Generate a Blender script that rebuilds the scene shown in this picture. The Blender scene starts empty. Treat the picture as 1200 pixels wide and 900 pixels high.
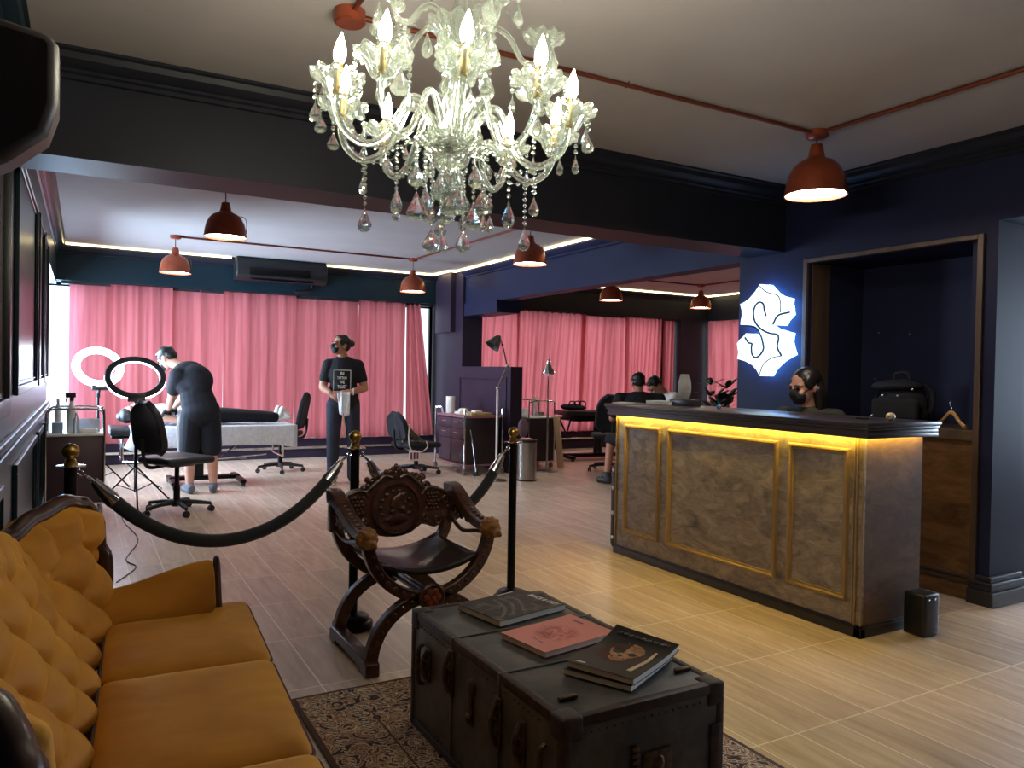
# A tattoo studio lounge: ochre sofa, carved X-chair, trunk table, lit reception counter, crystal chandelier, pink curtains behind
P_BACK, P_BACKR, P_FARR, P_LEFT, P_PASS = 5.5, 36., 15., 250., 190.
P_GAP = 26.
WORLD = 1.0
EXPOSURE = 0.82
import bpy, bmesh, math, random
from mathutils import Vector, Matrix, Euler, noise
random.seed(11)
SC = bpy.context.scene
COL = SC.collection
PI = math.pi
V = Vector


def rad(a):
    return math.radians(a)


# ------------------------------------------------------------------ materials
def new_mat(name):
    m = bpy.data.materials.new(name)
    m.use_nodes = True
    nt = m.node_tree
    for n in list(nt.nodes):
        nt.nodes.remove(n)
    out = nt.nodes.new('ShaderNodeOutputMaterial')
    return m, nt, out


def srgb(r, g, b):
    def f(c):
        c /= 255.0
        return c / 12.92 if c <= 0.04045 else ((c + 0.055) / 1.055) ** 2.4
    return (f(r), f(g), f(b), 1.0)


def bsdf(nt, out, **kw):
    p = nt.nodes.new('ShaderNodeBsdfPrincipled')
    for k, v in kw.items():
        p.inputs[k].default_value = v
    nt.links.new(p.outputs[0], out.inputs[0])
    return p


def noise_mix(nt, c1, c2, scale=8.0, detail=4.0, stretch=(1, 1, 1), lo=.35, hi=.65, coord='Object', rough=.55):
    tc = nt.nodes.new('ShaderNodeTexCoord')
    mp = nt.nodes.new('ShaderNodeMapping')
    mp.inputs['Scale'].default_value = stretch
    nt.links.new(tc.outputs[coord], mp.inputs[0])
    nz = nt.nodes.new('ShaderNodeTexNoise')
    nz.inputs['Scale'].default_value = scale
    nz.inputs['Detail'].default_value = detail
    nz.inputs['Roughness'].default_value = rough
    nt.links.new(mp.outputs[0], nz.inputs['Vector'])
    cr = nt.nodes.new('ShaderNodeValToRGB')
    cr.color_ramp.elements[0].position = lo
    cr.color_ramp.elements[0].color = c1
    cr.color_ramp.elements[1].position = hi
    cr.color_ramp.elements[1].color = c2
    nt.links.new(nz.outputs['Fac'], cr.inputs[0])
    return cr, nz, mp


def add_bump(nt, p, height_out, strength=.3, dist=.01):
    b = nt.nodes.new('ShaderNodeBump')
    b.inputs['Strength'].default_value = strength
    b.inputs['Distance'].default_value = dist
    nt.links.new(height_out, b.inputs['Height'])
    nt.links.new(b.outputs[0], p.inputs['Normal'])


def mk(name, c, rough=.5, metal=0.0, c2=None, scale=10., stretch=(1, 1, 1), lo=.35, hi=.65, bump=0., bdist=.004, detail=4., **kw):
    m, nt, out = new_mat(name)
    p = bsdf(nt, out, Roughness=rough, Metallic=metal, **{'Base Color': c})
    for k, v in kw.items():
        p.inputs[k.replace('_', ' ')].default_value = v
    if c2 is None:
        c2 = (min(1, c[0] * 1.18), min(1, c[1] * 1.18), min(1, c[2] * 1.18), 1)
    cr, nz, mp = noise_mix(nt, c, c2, scale, detail, stretch, lo, hi)
    nt.links.new(cr.outputs[0], p.inputs['Base Color'])
    if bump:
        add_bump(nt, p, nz.outputs['Fac'], bump, bdist)
    return m


def emit(name, c, s):
    m, nt, out = new_mat(name)
    e = nt.nodes.new('ShaderNodeEmission')
    e.inputs[0].default_value = c
    e.inputs[1].default_value = s
    nt.links.new(e.outputs[0], out.inputs[0])
    return m


# ------------------------------------------------------------------ mesh builder
def basis(d):
    d = V(d).normalized()
    a = V((0, 0, 1)) if abs(d.z) < .95 else V((1, 0, 0))
    u = d.cross(a).normalized()
    return u, d.cross(u).normalized(), d


class MB:
    def __init__(s):
        s.bm = bmesh.new()
        s.mi = 0

    def face(s, vs):
        try:
            f = s.bm.faces.new(vs)
            f.material_index = s.mi
            return f
        except ValueError:
            return None

    def box(s, lo, hi, M=None):
        x0, y0, z0 = lo
        x1, y1, z1 = hi
        P = [(x0, y0, z0), (x1, y0, z0), (x1, y1, z0), (x0, y1, z0), (x0, y0, z1), (x1, y0, z1), (x1, y1, z1), (x0, y1, z1)]
        vs = [s.bm.verts.new(M @ V(p) if M else p) for p in P]
        for q in ((0, 3, 2, 1), (4, 5, 6, 7), (0, 1, 5, 4), (1, 2, 6, 5), (2, 3, 7, 6), (3, 0, 4, 7)):
            s.face([vs[i] for i in q])
        return s

    def bbox(s, lo, hi, b=.01, n=2, M=None):
        """a box with its twelve edges rounded"""
        t = bmesh.new()
        bmesh.ops.create_cube(t, size=1.0)
        sc = [hi[i] - lo[i] for i in range(3)]
        c = [(hi[i] + lo[i]) / 2 for i in range(3)]
        for v in t.verts:
            v.co = V((v.co.x * sc[0] + c[0], v.co.y * sc[1] + c[1], v.co.z * sc[2] + c[2]))
        bmesh.ops.bevel(t, geom=list(t.edges), offset=min(b, min(sc) * .49), segments=n, affect='EDGES', profile=.5)
        s._merge(t, M)
        return s

    def _merge(s, t, M=None):
        mp = {}
        for v in t.verts:
            mp[v.index if False else v] = s.bm.verts.new(M @ v.co if M else v.co)
        for f in t.faces:
            s.face([mp[v] for v in f.verts])
        t.free()

    def ring(s, c, u, w, r, n, ru=1., rw=1.):
        return [s.bm.verts.new(V(c) + u * (math.cos(2 * PI * i / n) * r * ru) + w * (math.sin(2 * PI * i / n) * r * rw)) for i in range(n)]

    def bridge(s, a, b):
        n = len(a)
        for i in range(n):
            s.face([a[i], a[(i + 1) % n], b[(i + 1) % n], b[i]])

    def cyl(s, p0, p1, r0, r1=None, n=14, cap=True):
        r1 = r0 if r1 is None else r1
        u, w, d = basis(V(p1) - V(p0))
        a = s.ring(p0, u, w, r0, n)
        b = s.ring(p1, u, w, r1, n)
        s.bridge(a, b)
        if cap:
            s.face(a[::-1])
            s.face(b)
        return s

    def tube(s, pts, r, n=8, closed=False, flat=None):
        """round (or elliptical: flat=(ru, rw)) tube along a path with parallel-transported frames"""
        P = [V(p) for p in pts]
        m = len(P)
        R = r if isinstance(r, (list, tuple)) else [r] * m
        ru, rw = flat or (1., 1.)
        T = []
        for i in range(m):
            if closed:
                t = P[(i + 1) % m] - P[i - 1]
            else:
                t = P[min(i + 1, m - 1)] - P[max(i - 1, 0)]
            T.append(t.normalized())
        u, w, d = basis(T[0])
        rings = []
        for i in range(m):
            if i:
                ax = T[i - 1].cross(T[i])
                if ax.length > 1e-7:
                    q = Matrix.Rotation(T[i - 1].angle(T[i]), 3, ax.normalized())
                    u = q @ u
                    w = q @ w
            rings.append(s.ring(P[i], u, w, R[i], n, ru, rw))
        for i in range(m - 1):
            s.bridge(rings[i], rings[i + 1])
        if closed:
            s.bridge(rings[-1], rings[0])
        else:
            s.face(rings[0][::-1])
            s.face(rings[-1])
        return s

    def lathe(s, prof, c=(0, 0, 0), n=24, M=None, rfun=None):
        """prof: (radius, z) pairs; rfun(angle, radius, z) may change the radius"""
        rows = []
        for r, z in prof:
            row = []
            if r < 1e-6:
                p = V((c[0], c[1], c[2] + z))
                row = [s.bm.verts.new(M @ p if M else p)]
            else:
                for i in range(n):
                    a = 2 * PI * i / n
                    rr, zz = (r, z) if not rfun else rfun(a, r, z)
                    p = V((c[0] + rr * math.cos(a), c[1] + rr * math.sin(a), c[2] + zz))
                    row.append(s.bm.verts.new(M @ p if M else p))
            rows.append(row)
        for a, b in zip(rows, rows[1:]):
            if len(a) == 1 and len(b) == 1:
                continue
            for i in range(n):
                j = (i + 1) % n
                if len(a) == 1:
                    s.face([a[0], b[j], b[i]])
                elif len(b) == 1:
                    s.face([a[i], a[j], b[0]])
                else:
                    s.face([a[i], a[j], b[j], b[i]])
        return s

    def prism(s, poly, d0, d1, o=(0, 0, 0), u=(1, 0, 0), v=(0, 1, 0), w=(0, 0, 1)):
        """2-D polygon in the (u, v) plane pushed from d0 to d1 along w"""
        o, u, v, w = V(o), V(u), V(v), V(w)
        A = [s.bm.verts.new(o + u * p[0] + v * p[1] + w * d0) for p in poly]
        B = [s.bm.verts.new(o + u * p[0] + v * p[1] + w * d1) for p in poly]
        s.face(A[::-1])
        s.face(B)
        s.bridge(A, B)
        return s

    def ball(s, c, r, n=12, sc=(1, 1, 1), M=None):
        t = bmesh.new()
        bmesh.ops.create_uvsphere(t, u_segments=n, v_segments=max(6, n // 2 + 2), radius=r)
        for v in t.verts:
            v.co = V((v.co.x * sc[0], v.co.y * sc[1], v.co.z * sc[2]))
            if M:
                v.co = M @ v.co
            v.co += V(c)
        s._merge(t)
        return s

    def grid(s, fn, nu, nv, closed_u=False):
        g = [[s.bm.verts.new(fn(i / nu, j / nv)) for j in range(nv + 1)] for i in range(nu + (0 if closed_u else 1))]
        L = len(g)
        for i in range(nu):
            for j in range(nv):
                s.face([g[i][j], g[(i + 1) % L][j], g[(i + 1) % L][j + 1], g[i][j + 1]])
        return g

    def build(s, name, mat, parent=None, smooth=True, ang=38, bevel=0, solid=0, sub=0, loc=None, rot=None, seg=2, norm=True):
        if norm:
            bmesh.ops.recalc_face_normals(s.bm, faces=list(s.bm.faces))
        me = bpy.data.meshes.new(name)
        s.bm.to_mesh(me)
        s.bm.free()
        for m in (mat if isinstance(mat, (list, tuple)) else [mat]):
            me.materials.append(m)
        if smooth:
            for p in me.polygons:
                p.use_smooth = True
            me.set_sharp_from_angle(angle=rad(ang))
        o = bpy.data.objects.new(name, me)
        COL.objects.link(o)
        if parent is not None:
            o.parent = parent
        if loc is not None:
            o.location = loc
        if rot is not None:
            o.rotation_euler = rot
        if solid:
            q = o.modifiers.new('Solid', 'SOLIDIFY')
            q.thickness = solid
            q.offset = 0
        if bevel:
            q = o.modifiers.new('Bevel', 'BEVEL')
            q.width = bevel
            q.segments = seg
            q.limit_method = 'ANGLE'
            q.angle_limit = rad(40)
        if sub:
            q = o.modifiers.new('Sub', 'SUBSURF')
            q.levels = sub
            q.render_levels = sub
        return o


# ------------------------------------------------------------------ scene records
def tag(o, label, cat, group=None, kind=None):
    o['label'] = label
    o['category'] = cat
    if group:
        o['group'] = group
    if kind:
        o['kind'] = kind
    return o


def thing(name, label, cat, loc=(0, 0, 0), rz=0., group=None, rot=None):
    o = bpy.data.objects.new(name, None)
    o.empty_display_size = .05
    COL.objects.link(o)
    o.location = loc
    o.rotation_euler = rot if rot else (0, 0, rz)
    return tag(o, label, cat, group)


def structure(o):
    o['kind'] = 'structure'
    return o


def dup(root, loc, rz=None, label=None, group=None):
    """a copy of a thing together with copies of its parts and their sub-parts"""
    def cp(o, parent):
        c = o.copy()
        COL.objects.link(c)
        if parent is not None:
            c.parent = parent
        for ch in list(o.children):
            cp(ch, c)
        return c
    r = cp(root, None)
    r.location = loc
    if rz is not None:
        r.rotation_euler = (0, 0, rz)
    if label:
        r['label'] = label
    if group:
        r['group'] = group
    return r


def inst(src, name, parent, loc, rot=(0, 0, 0), sc=1.0):
    """another part that shares the mesh of src"""
    o = bpy.data.objects.new(name, src.data)
    COL.objects.link(o)
    o.parent = parent
    o.location = loc
    o.rotation_euler = rot
    o.scale = (sc, sc, sc) if not isinstance(sc, (tuple, list)) else sc
    return o


def blob(name, prims, mat, parent=None, voxel=.009, it=4, fac=.5):
    """one continuous organic surface grown around overlapping capsules and ellipsoids"""
    b = MB()
    for q in prims:
        if q[0] == 'cap':
            _, p0, p1, r0, r1 = q
            b.ball(p0, r0, 14)
            b.ball(p1, r1, 14)
            if (V(p1) - V(p0)).length > 1e-5:
                b.cyl(p0, p1, r0, r1, 14)
        elif q[0] == 'ell':
            c, r = q[1], q[2]
            M = q[3].to_3x3() if len(q) > 3 and q[3] is not None else None
            b.ball(c, 1.0, 18, r, M)
    bmesh.ops.recalc_face_normals(b.bm, faces=list(b.bm.faces))
    me = bpy.data.meshes.new(name)
    b.bm.to_mesh(me)
    b.bm.free()
    t = bpy.data.objects.new('blobtmp', me)
    COL.objects.link(t)
    r = t.modifiers.new('r', 'REMESH')
    r.mode = 'VOXEL'
    r.voxel_size = voxel
    r.use_smooth_shade = True
    if it:
        sm = t.modifiers.new('s', 'SMOOTH')
        sm.factor = fac
        sm.iterations = it
    dg = bpy.context.evaluated_depsgraph_get()
    ev = t.evaluated_get(dg)
    out = bpy.data.meshes.new_from_object(ev)
    bpy.data.objects.remove(t)
    bpy.data.meshes.remove(me)
    out.materials.clear()
    out.materials.append(mat)
    for p in out.polygons:
        p.use_smooth = True
    o = bpy.data.objects.new(name, out)
    COL.objects.link(o)
    if parent is not None:
        o.parent = parent
    return o


def lettering(name, text, size, mat, parent, loc, rot, ext=.0006, align='CENTER', width=None, font_shear=0., weight=0.):
    """built-in font turned into a mesh"""
    c = bpy.data.curves.new(name, 'FONT')
    c.body = text
    c.size = size
    c.extrude = ext
    c.align_x = align
    c.align_y = 'CENTER'
    c.shear = font_shear
    c.offset = weight
    c.resolution_u = 2
    t = bpy.data.objects.new('texttmp', c)
    COL.objects.link(t)
    dg = bpy.context.evaluated_depsgraph_get()
    me = bpy.data.meshes.new_from_object(t.evaluated_get(dg))
    bpy.data.objects.remove(t)
    bpy.data.curves.remove(c)
    if width:
        xs = [v.co.x for v in me.vertices]
        k = width / max(1e-6, max(xs) - min(xs))
        for v in me.vertices:
            v.co.x *= k
    me.materials.clear()
    me.materials.append(mat)
    o = bpy.data.objects.new(name, me)
    COL.objects.link(o)
    o.parent = parent
    o.location = loc
    o.rotation_euler = rot
    return o


def bez(p0, p1, p2, p3, n=12):
    P = [V(p) for p in (p0, p1, p2, p3)]
    out = []
    for i in range(n + 1):
        t = i / n
        a = 1 - t
        out.append(P[0] * a ** 3 + P[1] * 3 * a * a * t + P[2] * 3 * a * t * t + P[3] * t ** 3)
    return out


def smooth_path(pts, k=6, closed=False):
    """Catmull-Rom through the points"""
    P = [V(p) for p in pts]
    n = len(P)
    out = []
    rng = range(n if closed else n - 1)
    for i in rng:
        a = P[(i - 1) % n] if closed or i > 0 else P[0] * 2 - P[1]
        b = P[i]
        c = P[(i + 1) % n]
        d = P[(i + 2) % n] if closed or i + 2 < n else P[n - 1] * 2 - P[n - 2]
        for j in range(k):
            t = j / k
            out.append(.5 * ((2 * b) + (c - a) * t + (2 * a - 5 * b + 4 * c - d) * t * t + (3 * b - a - 3 * c + d) * t ** 3))
    if not closed:
        out.append(P[-1])
    return out
# ------------------------------------------------------------------ materials of this place
M = {}
M['wall_dark'] = mk('dark_wall_paint', srgb(34, 35, 44), .45, c2=srgb(38, 39, 48), scale=3, Specular_IOR_Level=.2)
M['wall_blue'] = mk('blue_black_wall_paint', srgb(34, 37, 62), .5, c2=srgb(38, 41, 67), scale=3, Specular_IOR_Level=.14)
M['wall_teal'] = mk('dark_teal_wall_paint', srgb(22, 37, 46), .3, c2=srgb(25, 41, 50), scale=3, Specular_IOR_Level=.18)
M['wall_plum'] = mk('plum_wall_paint', srgb(44, 34, 50), .5, c2=srgb(48, 38, 54), scale=3, Specular_IOR_Level=.2)
M['ceiling'] = mk('ceiling_paint', srgb(168, 162, 161), .8, c2=srgb(174, 168, 167), scale=2)
M['baseboard'] = mk('dark_baseboard', srgb(42, 38, 42), .4)
M['bronze_trim'] = mk('dark_wood_trim', srgb(70, 55, 44), .45, c2=srgb(90, 70, 55), scale=14, stretch=(1, 1, .1))
M['black_plastic'] = mk('black_plastic', srgb(22, 22, 25), .4)
M['black_metal'] = mk('black_metal', srgb(18, 18, 20), .35, .6)
M['black_fabric'] = mk('black_fabric', srgb(24, 24, 30), .85, bump=.2, scale=220)
M['navy_leather'] = mk('black_leatherette', srgb(30, 32, 42), .42, c2=srgb(36, 38, 48), scale=40, bump=.1)
M['chrome'] = mk('chrome', srgb(215, 215, 220), .14, 1.0)
M['steel'] = mk('brushed_steel', srgb(165, 158, 152), .3, 1.0, c2=srgb(190, 184, 178), scale=30, stretch=(1, 1, .02))
M['brass'] = mk('aged_brass', srgb(150, 118, 62), .34, 1.0, c2=srgb(176, 142, 80), scale=20)
M['copper'] = mk('copper_enamel', srgb(150, 72, 48), .32, .55, c2=srgb(166, 84, 58), scale=12)
M['copper_pipe'] = mk('copper_pipe', srgb(120, 62, 46), .4, .5)
M['white_enamel'] = mk('white_enamel', srgb(238, 236, 230), .4)
M['white_cloth'] = mk('white_cloth', srgb(225, 228, 236), .85, bump=.15, scale=40)
M['paper'] = mk('white_paper', srgb(222, 218, 208), .8)
M['clear_plastic'] = mk('frosted_clear_plastic', srgb(225, 235, 240), .2, Transmission_Weight=.6)
M['skin'] = mk('skin', srgb(176, 122, 98), .55, c2=srgb(186, 132, 106), scale=10, Subsurface_Weight=.08)
M['skin_pale'] = mk('paler_skin', srgb(205, 150, 128), .55, c2=srgb(212, 160, 138), scale=10, Subsurface_Weight=.08)
M['hair'] = mk('black_hair', srgb(20, 17, 17), .4, c2=srgb(34, 28, 27), scale=60, stretch=(1, 1, .15), bump=.5)
M['black_cotton'] = mk('black_cotton', srgb(20, 20, 25), .9, c2=srgb(25, 25, 31), scale=30, bump=.15)
M['navy_cotton'] = mk('washed_black_cotton', srgb(19, 21, 31), .9, c2=srgb(23, 25, 36), scale=30, bump=.15)
M['jeans'] = mk('dark_jeans', srgb(40, 42, 56), .9, c2=srgb(48, 50, 66), scale=60, bump=.15)
M['olive_cotton'] = mk('dark_olive_cotton', srgb(46, 45, 38), .9, c2=srgb(58, 56, 46), scale=14)
M['white_cotton'] = mk('white_cotton', srgb(228, 216, 208), .9)
M['mask'] = mk('black_face_mask', srgb(28, 28, 34), .7)
M['eye'] = mk('dark_eye', srgb(30, 22, 20), .2)
M['dark_shoe'] = mk('dark_shoe_leather', srgb(36, 34, 38), .5)
M['purple_laminate'] = mk('purple_brown_laminate', srgb(70, 52, 64), .4, c2=srgb(80, 60, 72), scale=6, stretch=(1, 1, .2))
M['dark_laminate'] = mk('dark_brown_laminate', srgb(40, 28, 32), .4, c2=srgb(48, 34, 38), scale=6)
M['pink_laminate'] = mk('mauve_laminate_top', srgb(150, 105, 115), .4)
M['rope'] = mk('black_velvet_rope', srgb(16, 16, 20), .85, c2=srgb(22, 22, 27), scale=80, bump=.3, Sheen_Weight=.3)
M['gold_paint'] = mk('light_moulding_paint', srgb(150, 122, 84), .42, .25)
M['white_plastic'] = mk('white_plastic', srgb(232, 232, 232), .4)
M['concrete_vase'] = mk('grey_stoneware', srgb(170, 165, 160), .6, c2=srgb(196, 190, 184), scale=16)
M['leaf'] = mk('dark_leaf', srgb(26, 40, 30), .4, c2=srgb(40, 58, 40), scale=20)
M['soil'] = mk('soil', srgb(40, 30, 24), .95, bump=.6, scale=60)
M['hanger_wood'] = mk('pale_hanger_wood', srgb(205, 150, 80), .4, c2=srgb(222, 168, 96), scale=20, stretch=(.2, 1, 1))
M['pale_wood'] = mk('pale_board_wood', srgb(200, 165, 128), .6, c2=srgb(214, 182, 146), scale=12, stretch=(3, 3, .2))
M['cream'] = mk('cream_ceramic', srgb(232, 208, 168), .4)
M['page'] = mk('page_block', srgb(228, 220, 202), .8, c2=srgb(240, 233, 218), scale=60, stretch=(.1, .1, 30))

# emitters: bulbs, tubes, strips, the lit sign
E_WARM = emit('candle_bulb_glow', (1.0, .93, .72, 1), 235.)
E_LAMP = emit('pendant_diffuser_glow', (1.0, .88, .74, 1), 25.)
E_LED = emit('warm_led_strip', (1.0, .82, .42, 1), 6.)
E_GOLD = emit('amber_led_strip', (1.0, .70, .075, 1), 60.)
E_RING = emit('cold_ring_tube', (.72, .84, 1.0, 1), 16.)
E_SIGN = emit('cold_sign_face', (.74, .95, 1.0, 1), 1.25)
E_SIGN_EDGE = emit('cold_sign_side', (.16, .42, 1.0, 1), 7.)
E_TASK = emit('task_lamp_bulb', (1.0, .95, .9, 1), 9.)


def floor_material():
    m, nt, out = new_mat('wood_look_floor_tile')
    p = bsdf(nt, out, Roughness=.3)
    L = nt.links.new
    geo = nt.nodes.new('ShaderNodeNewGeometry')
    sep = nt.nodes.new('ShaderNodeSeparateXYZ')
    L(geo.outputs['Position'], sep.inputs[0])
    ax = nt.nodes.new('ShaderNodeMath'); ax.operation = 'ADD'; ax.inputs[1].default_value = 60 - 1.887
    ay = nt.nodes.new('ShaderNodeMath'); ay.operation = 'ADD'; ay.inputs[1].default_value = 20 - .25
    L(sep.outputs['Y'], ax.inputs[0]); L(sep.outputs['X'], ay.inputs[0])
    cmb = nt.nodes.new('ShaderNodeCombineXYZ')
    L(ax.outputs[0], cmb.inputs[0]); L(ay.outputs[0], cmb.inputs[1])
    br = nt.nodes.new('ShaderNodeTexBrick')
    br.offset = 0.0
    br.inputs['Color1'].default_value = (0, 0, 0, 1)
    br.inputs['Color2'].default_value = (1, 1, 1, 1)
    br.inputs['Scale'].default_value = 1.0
    br.inputs['Mortar Size'].default_value = .0032
    br.inputs['Mortar Smooth'].default_value = .2
    br.inputs['Brick Width'].default_value = .588
    br.inputs['Row Height'].default_value = .2
    L(cmb.outputs[0], br.inputs['Vector'])
    # grain runs along the length of each tile; every tile is cut from another spot
    off = nt.nodes.new('ShaderNodeVectorMath'); off.operation = 'MULTIPLY_ADD'
    L(br.outputs['Color'], off.inputs[0]); off.inputs[1].default_value = (7.3, 3.1, 5.)
    L(cmb.outputs[0], off.inputs[2])
    mp = nt.nodes.new('ShaderNodeMapping'); mp.inputs['Scale'].default_value = (1.6, 15., 1.)
    L(off.outputs[0], mp.inputs[0])
    nz = nt.nodes.new('ShaderNodeTexNoise'); nz.inputs['Scale'].default_value = 1.6; nz.inputs['Detail'].default_value = 7
    nz.inputs['Roughness'].default_value = .62; nz.inputs['Distortion'].default_value = .6
    L(mp.outputs[0], nz.inputs['Vector'])
    cr = nt.nodes.new('ShaderNodeValToRGB')
    e = cr.color_ramp.elements
    e[0].position = .28; e[0].color = srgb(186, 158, 136)
    e[1].position = .72; e[1].color = srgb(228, 210, 190)
    q = e.new(.5); q.color = srgb(211, 186, 164)
    L(nz.outputs['Fac'], cr.inputs[0])
    tint = nt.nodes.new('ShaderNodeMix'); tint.data_type = 'RGBA'; tint.blend_type = 'MULTIPLY'
    tint.inputs[0].default_value = 1.0
    tr = nt.nodes.new('ShaderNodeValToRGB')
    tr.color_ramp.elements[0].color = (.86, .86, .88, 1); tr.color_ramp.elements[1].color = (1.0, .99, .97, 1)
    L(br.outputs['Color'], tr.inputs[0])
    L(cr.outputs[0], tint.inputs[6]); L(tr.outputs[0], tint.inputs[7])
    mx = nt.nodes.new('ShaderNodeMix'); mx.data_type = 'RGBA'
    L(br.outputs['Fac'], mx.inputs[0]); L(tint.outputs[2], mx.inputs[6]); mx.inputs[7].default_value = srgb(240, 226, 208)
    L(mx.outputs[2], p.inputs['Base Color'])
    rr = nt.nodes.new('ShaderNodeMapRange'); rr.inputs['To Min'].default_value = .24; rr.inputs['To Max'].default_value = .4
    L(nz.outputs['Fac'], rr.inputs['Value']); L(rr.outputs[0], p.inputs['Roughness'])
    inv = nt.nodes.new('ShaderNodeMath'); inv.operation = 'MULTIPLY'; inv.inputs[1].default_value = -1.
    L(br.outputs['Fac'], inv.inputs[0])
    add_bump(nt, p, inv.outputs[0], .25, .002)
    return m


M['floor'] = floor_material()


def curtain_material():
    m, nt, out = new_mat('pink_curtain_cloth')
    L = nt.links.new
    cr, nz, mp = noise_mix(nt, srgb(196, 100, 106), srgb(212, 122, 126), 5., 5., (6, 6, .25), .3, .7)
    d = nt.nodes.new('ShaderNodeBsdfDiffuse'); t = nt.nodes.new('ShaderNodeBsdfTranslucent')
    L(cr.outputs[0], d.inputs[0]); L(cr.outputs[0], t.inputs[0])
    mx = nt.nodes.new('ShaderNodeMixShader'); mx.inputs[0].default_value = .55
    L(d.outputs[0], mx.inputs[1]); L(t.outputs[0], mx.inputs[2]); L(mx.outputs[0], out.inputs[0])
    return m


M['curtain'] = curtain_material()


def velvet_material():
    m, nt, out = new_mat('ochre_velvet')
    L = nt.links.new
    p = bsdf(nt, out, Roughness=.72)
    p.inputs['Sheen Weight'].default_value = .55
    p.inputs['Sheen Roughness'].default_value = .4
    p.inputs['Sheen Tint'].default_value = srgb(255, 196, 92)
    cr, nz, mp = noise_mix(nt, srgb(180, 112, 10), srgb(206, 138, 20), 5., 6., (1, 1.5, 1), .3, .7)
    L(cr.outputs[0], p.inputs['Base Color'])
    n2 = nt.nodes.new('ShaderNodeTexNoise'); n2.inputs['Scale'].default_value = 260.
    L(mp.outputs[0], n2.inputs['Vector'])
    add_bump(nt, p, n2.outputs['Fac'], .12, .002)
    return m


M['velvet'] = velvet_material()
M['piping'] = mk('brown_piping', srgb(74, 42, 18), .7)
M['sofa_wood'] = mk('black_lacquered_wood', srgb(44, 25, 17), .32, c2=srgb(76, 43, 26), scale=12, stretch=(1, .3, 1), Coat_Weight=.15)
M['carved'] = mk('carved_mahogany', srgb(52, 28, 20), .34, c2=srgb(84, 47, 32), scale=26, bump=.35, bdist=.004, Coat_Weight=.25)
M['carved_gilt'] = mk('worn_golden_carving', srgb(120, 78, 38), .4, c2=srgb(160, 108, 56), scale=30, bump=.3)
M['carved_red'] = mk('red_brown_carving', srgb(120, 48, 26), .4, c2=srgb(150, 66, 36), scale=30, bump=.3)
M['seat_leather'] = mk('worn_black_seat', srgb(34, 26, 24), .3, c2=srgb(86, 70, 62), scale=26, stretch=(1, 4, 1), lo=.5, hi=.8, bump=.3)


def trunk_material():
    m, nt, out = new_mat('worn_black_trunk_hide')
    L = nt.links.new
    p = bsdf(nt, out, Roughness=.42)
    cr, nz, mp = noise_mix(nt, srgb(74, 73, 71), srgb(112, 106, 98), 9., 7., (1, 1, 1), .4, .7)
    n2 = nt.nodes.new('ShaderNodeTexNoise'); n2.inputs['Scale'].default_value = 5.; n2.inputs['Detail'].default_value = 9
    L(mp.outputs[0], n2.inputs['Vector'])
    r2 = nt.nodes.new('ShaderNodeValToRGB')
    r2.color_ramp.elements[0].position = .62; r2.color_ramp.elements[0].color = (0, 0, 0, 1)
    r2.color_ramp.elements[1].position = .8; r2.color_ramp.elements[1].color = (1, 1, 1, 1)
    L(n2.outputs['Fac'], r2.inputs[0])
    mx = nt.nodes.new('ShaderNodeMix'); mx.data_type = 'RGBA'
    L(r2.outputs[0], mx.inputs[0]); L(cr.outputs[0], mx.inputs[6]); mx.inputs[7].default_value = srgb(104, 84, 60)
    L(mx.outputs[2], p.inputs['Base Color'])
    add_bump(nt, p, nz.outputs['Fac'], .3, .004)
    return m


M['trunk'] = trunk_material()
M['trunk_edge'] = mk('rusty_trunk_binding', srgb(44, 30, 26), .5, c2=srgb(72, 50, 40), scale=30, bump=.4)
M['trunk_metal'] = mk('tarnished_trunk_hardware', srgb(78, 60, 44), .45, .7, c2=srgb(112, 92, 72), scale=40, bump=.3)


def plywood_material(name, c1, c2, c3, stretch):
    m, nt, out = new_mat(name)
    L = nt.links.new
    p = bsdf(nt, out, Roughness=.45)
    tc = nt.nodes.new('ShaderNodeTexCoord')
    mp = nt.nodes.new('ShaderNodeMapping'); mp.inputs['Scale'].default_value = stretch
    L(tc.outputs['Object'], mp.inputs[0])
    n0 = nt.nodes.new('ShaderNodeTexNoise'); n0.inputs['Scale'].default_value = 2.4; n0.inputs['Detail'].default_value = 3
    L(mp.outputs[0], n0.inputs['Vector'])
    ad = nt.nodes.new('ShaderNodeVectorMath'); ad.operation = 'MULTIPLY_ADD'
    L(n0.outputs['Color'], ad.inputs[0]); ad.inputs[1].default_value = (1.3, 1.3, 1.3); L(mp.outputs[0], ad.inputs[2])
    n1 = nt.nodes.new('ShaderNodeTexNoise'); n1.inputs['Scale'].default_value = 4.; n1.inputs['Detail'].default_value = 9
    n1.inputs['Roughness'].default_value = .66
    L(ad.outputs[0], n1.inputs['Vector'])
    cr = nt.nodes.new('ShaderNodeValToRGB')
    e = cr.color_ramp.elements
    e[0].position = .3; e[0].color = c1
    e[1].position = .72; e[1].color = c3
    q = e.new(.5); q.color = c2
    L(n1.outputs['Fac'], cr.inputs[0])
    L(cr.outputs[0], p.inputs['Base Color'])
    add_bump(nt, p, n1.outputs['Fac'], .08, .002)
    return m


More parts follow.
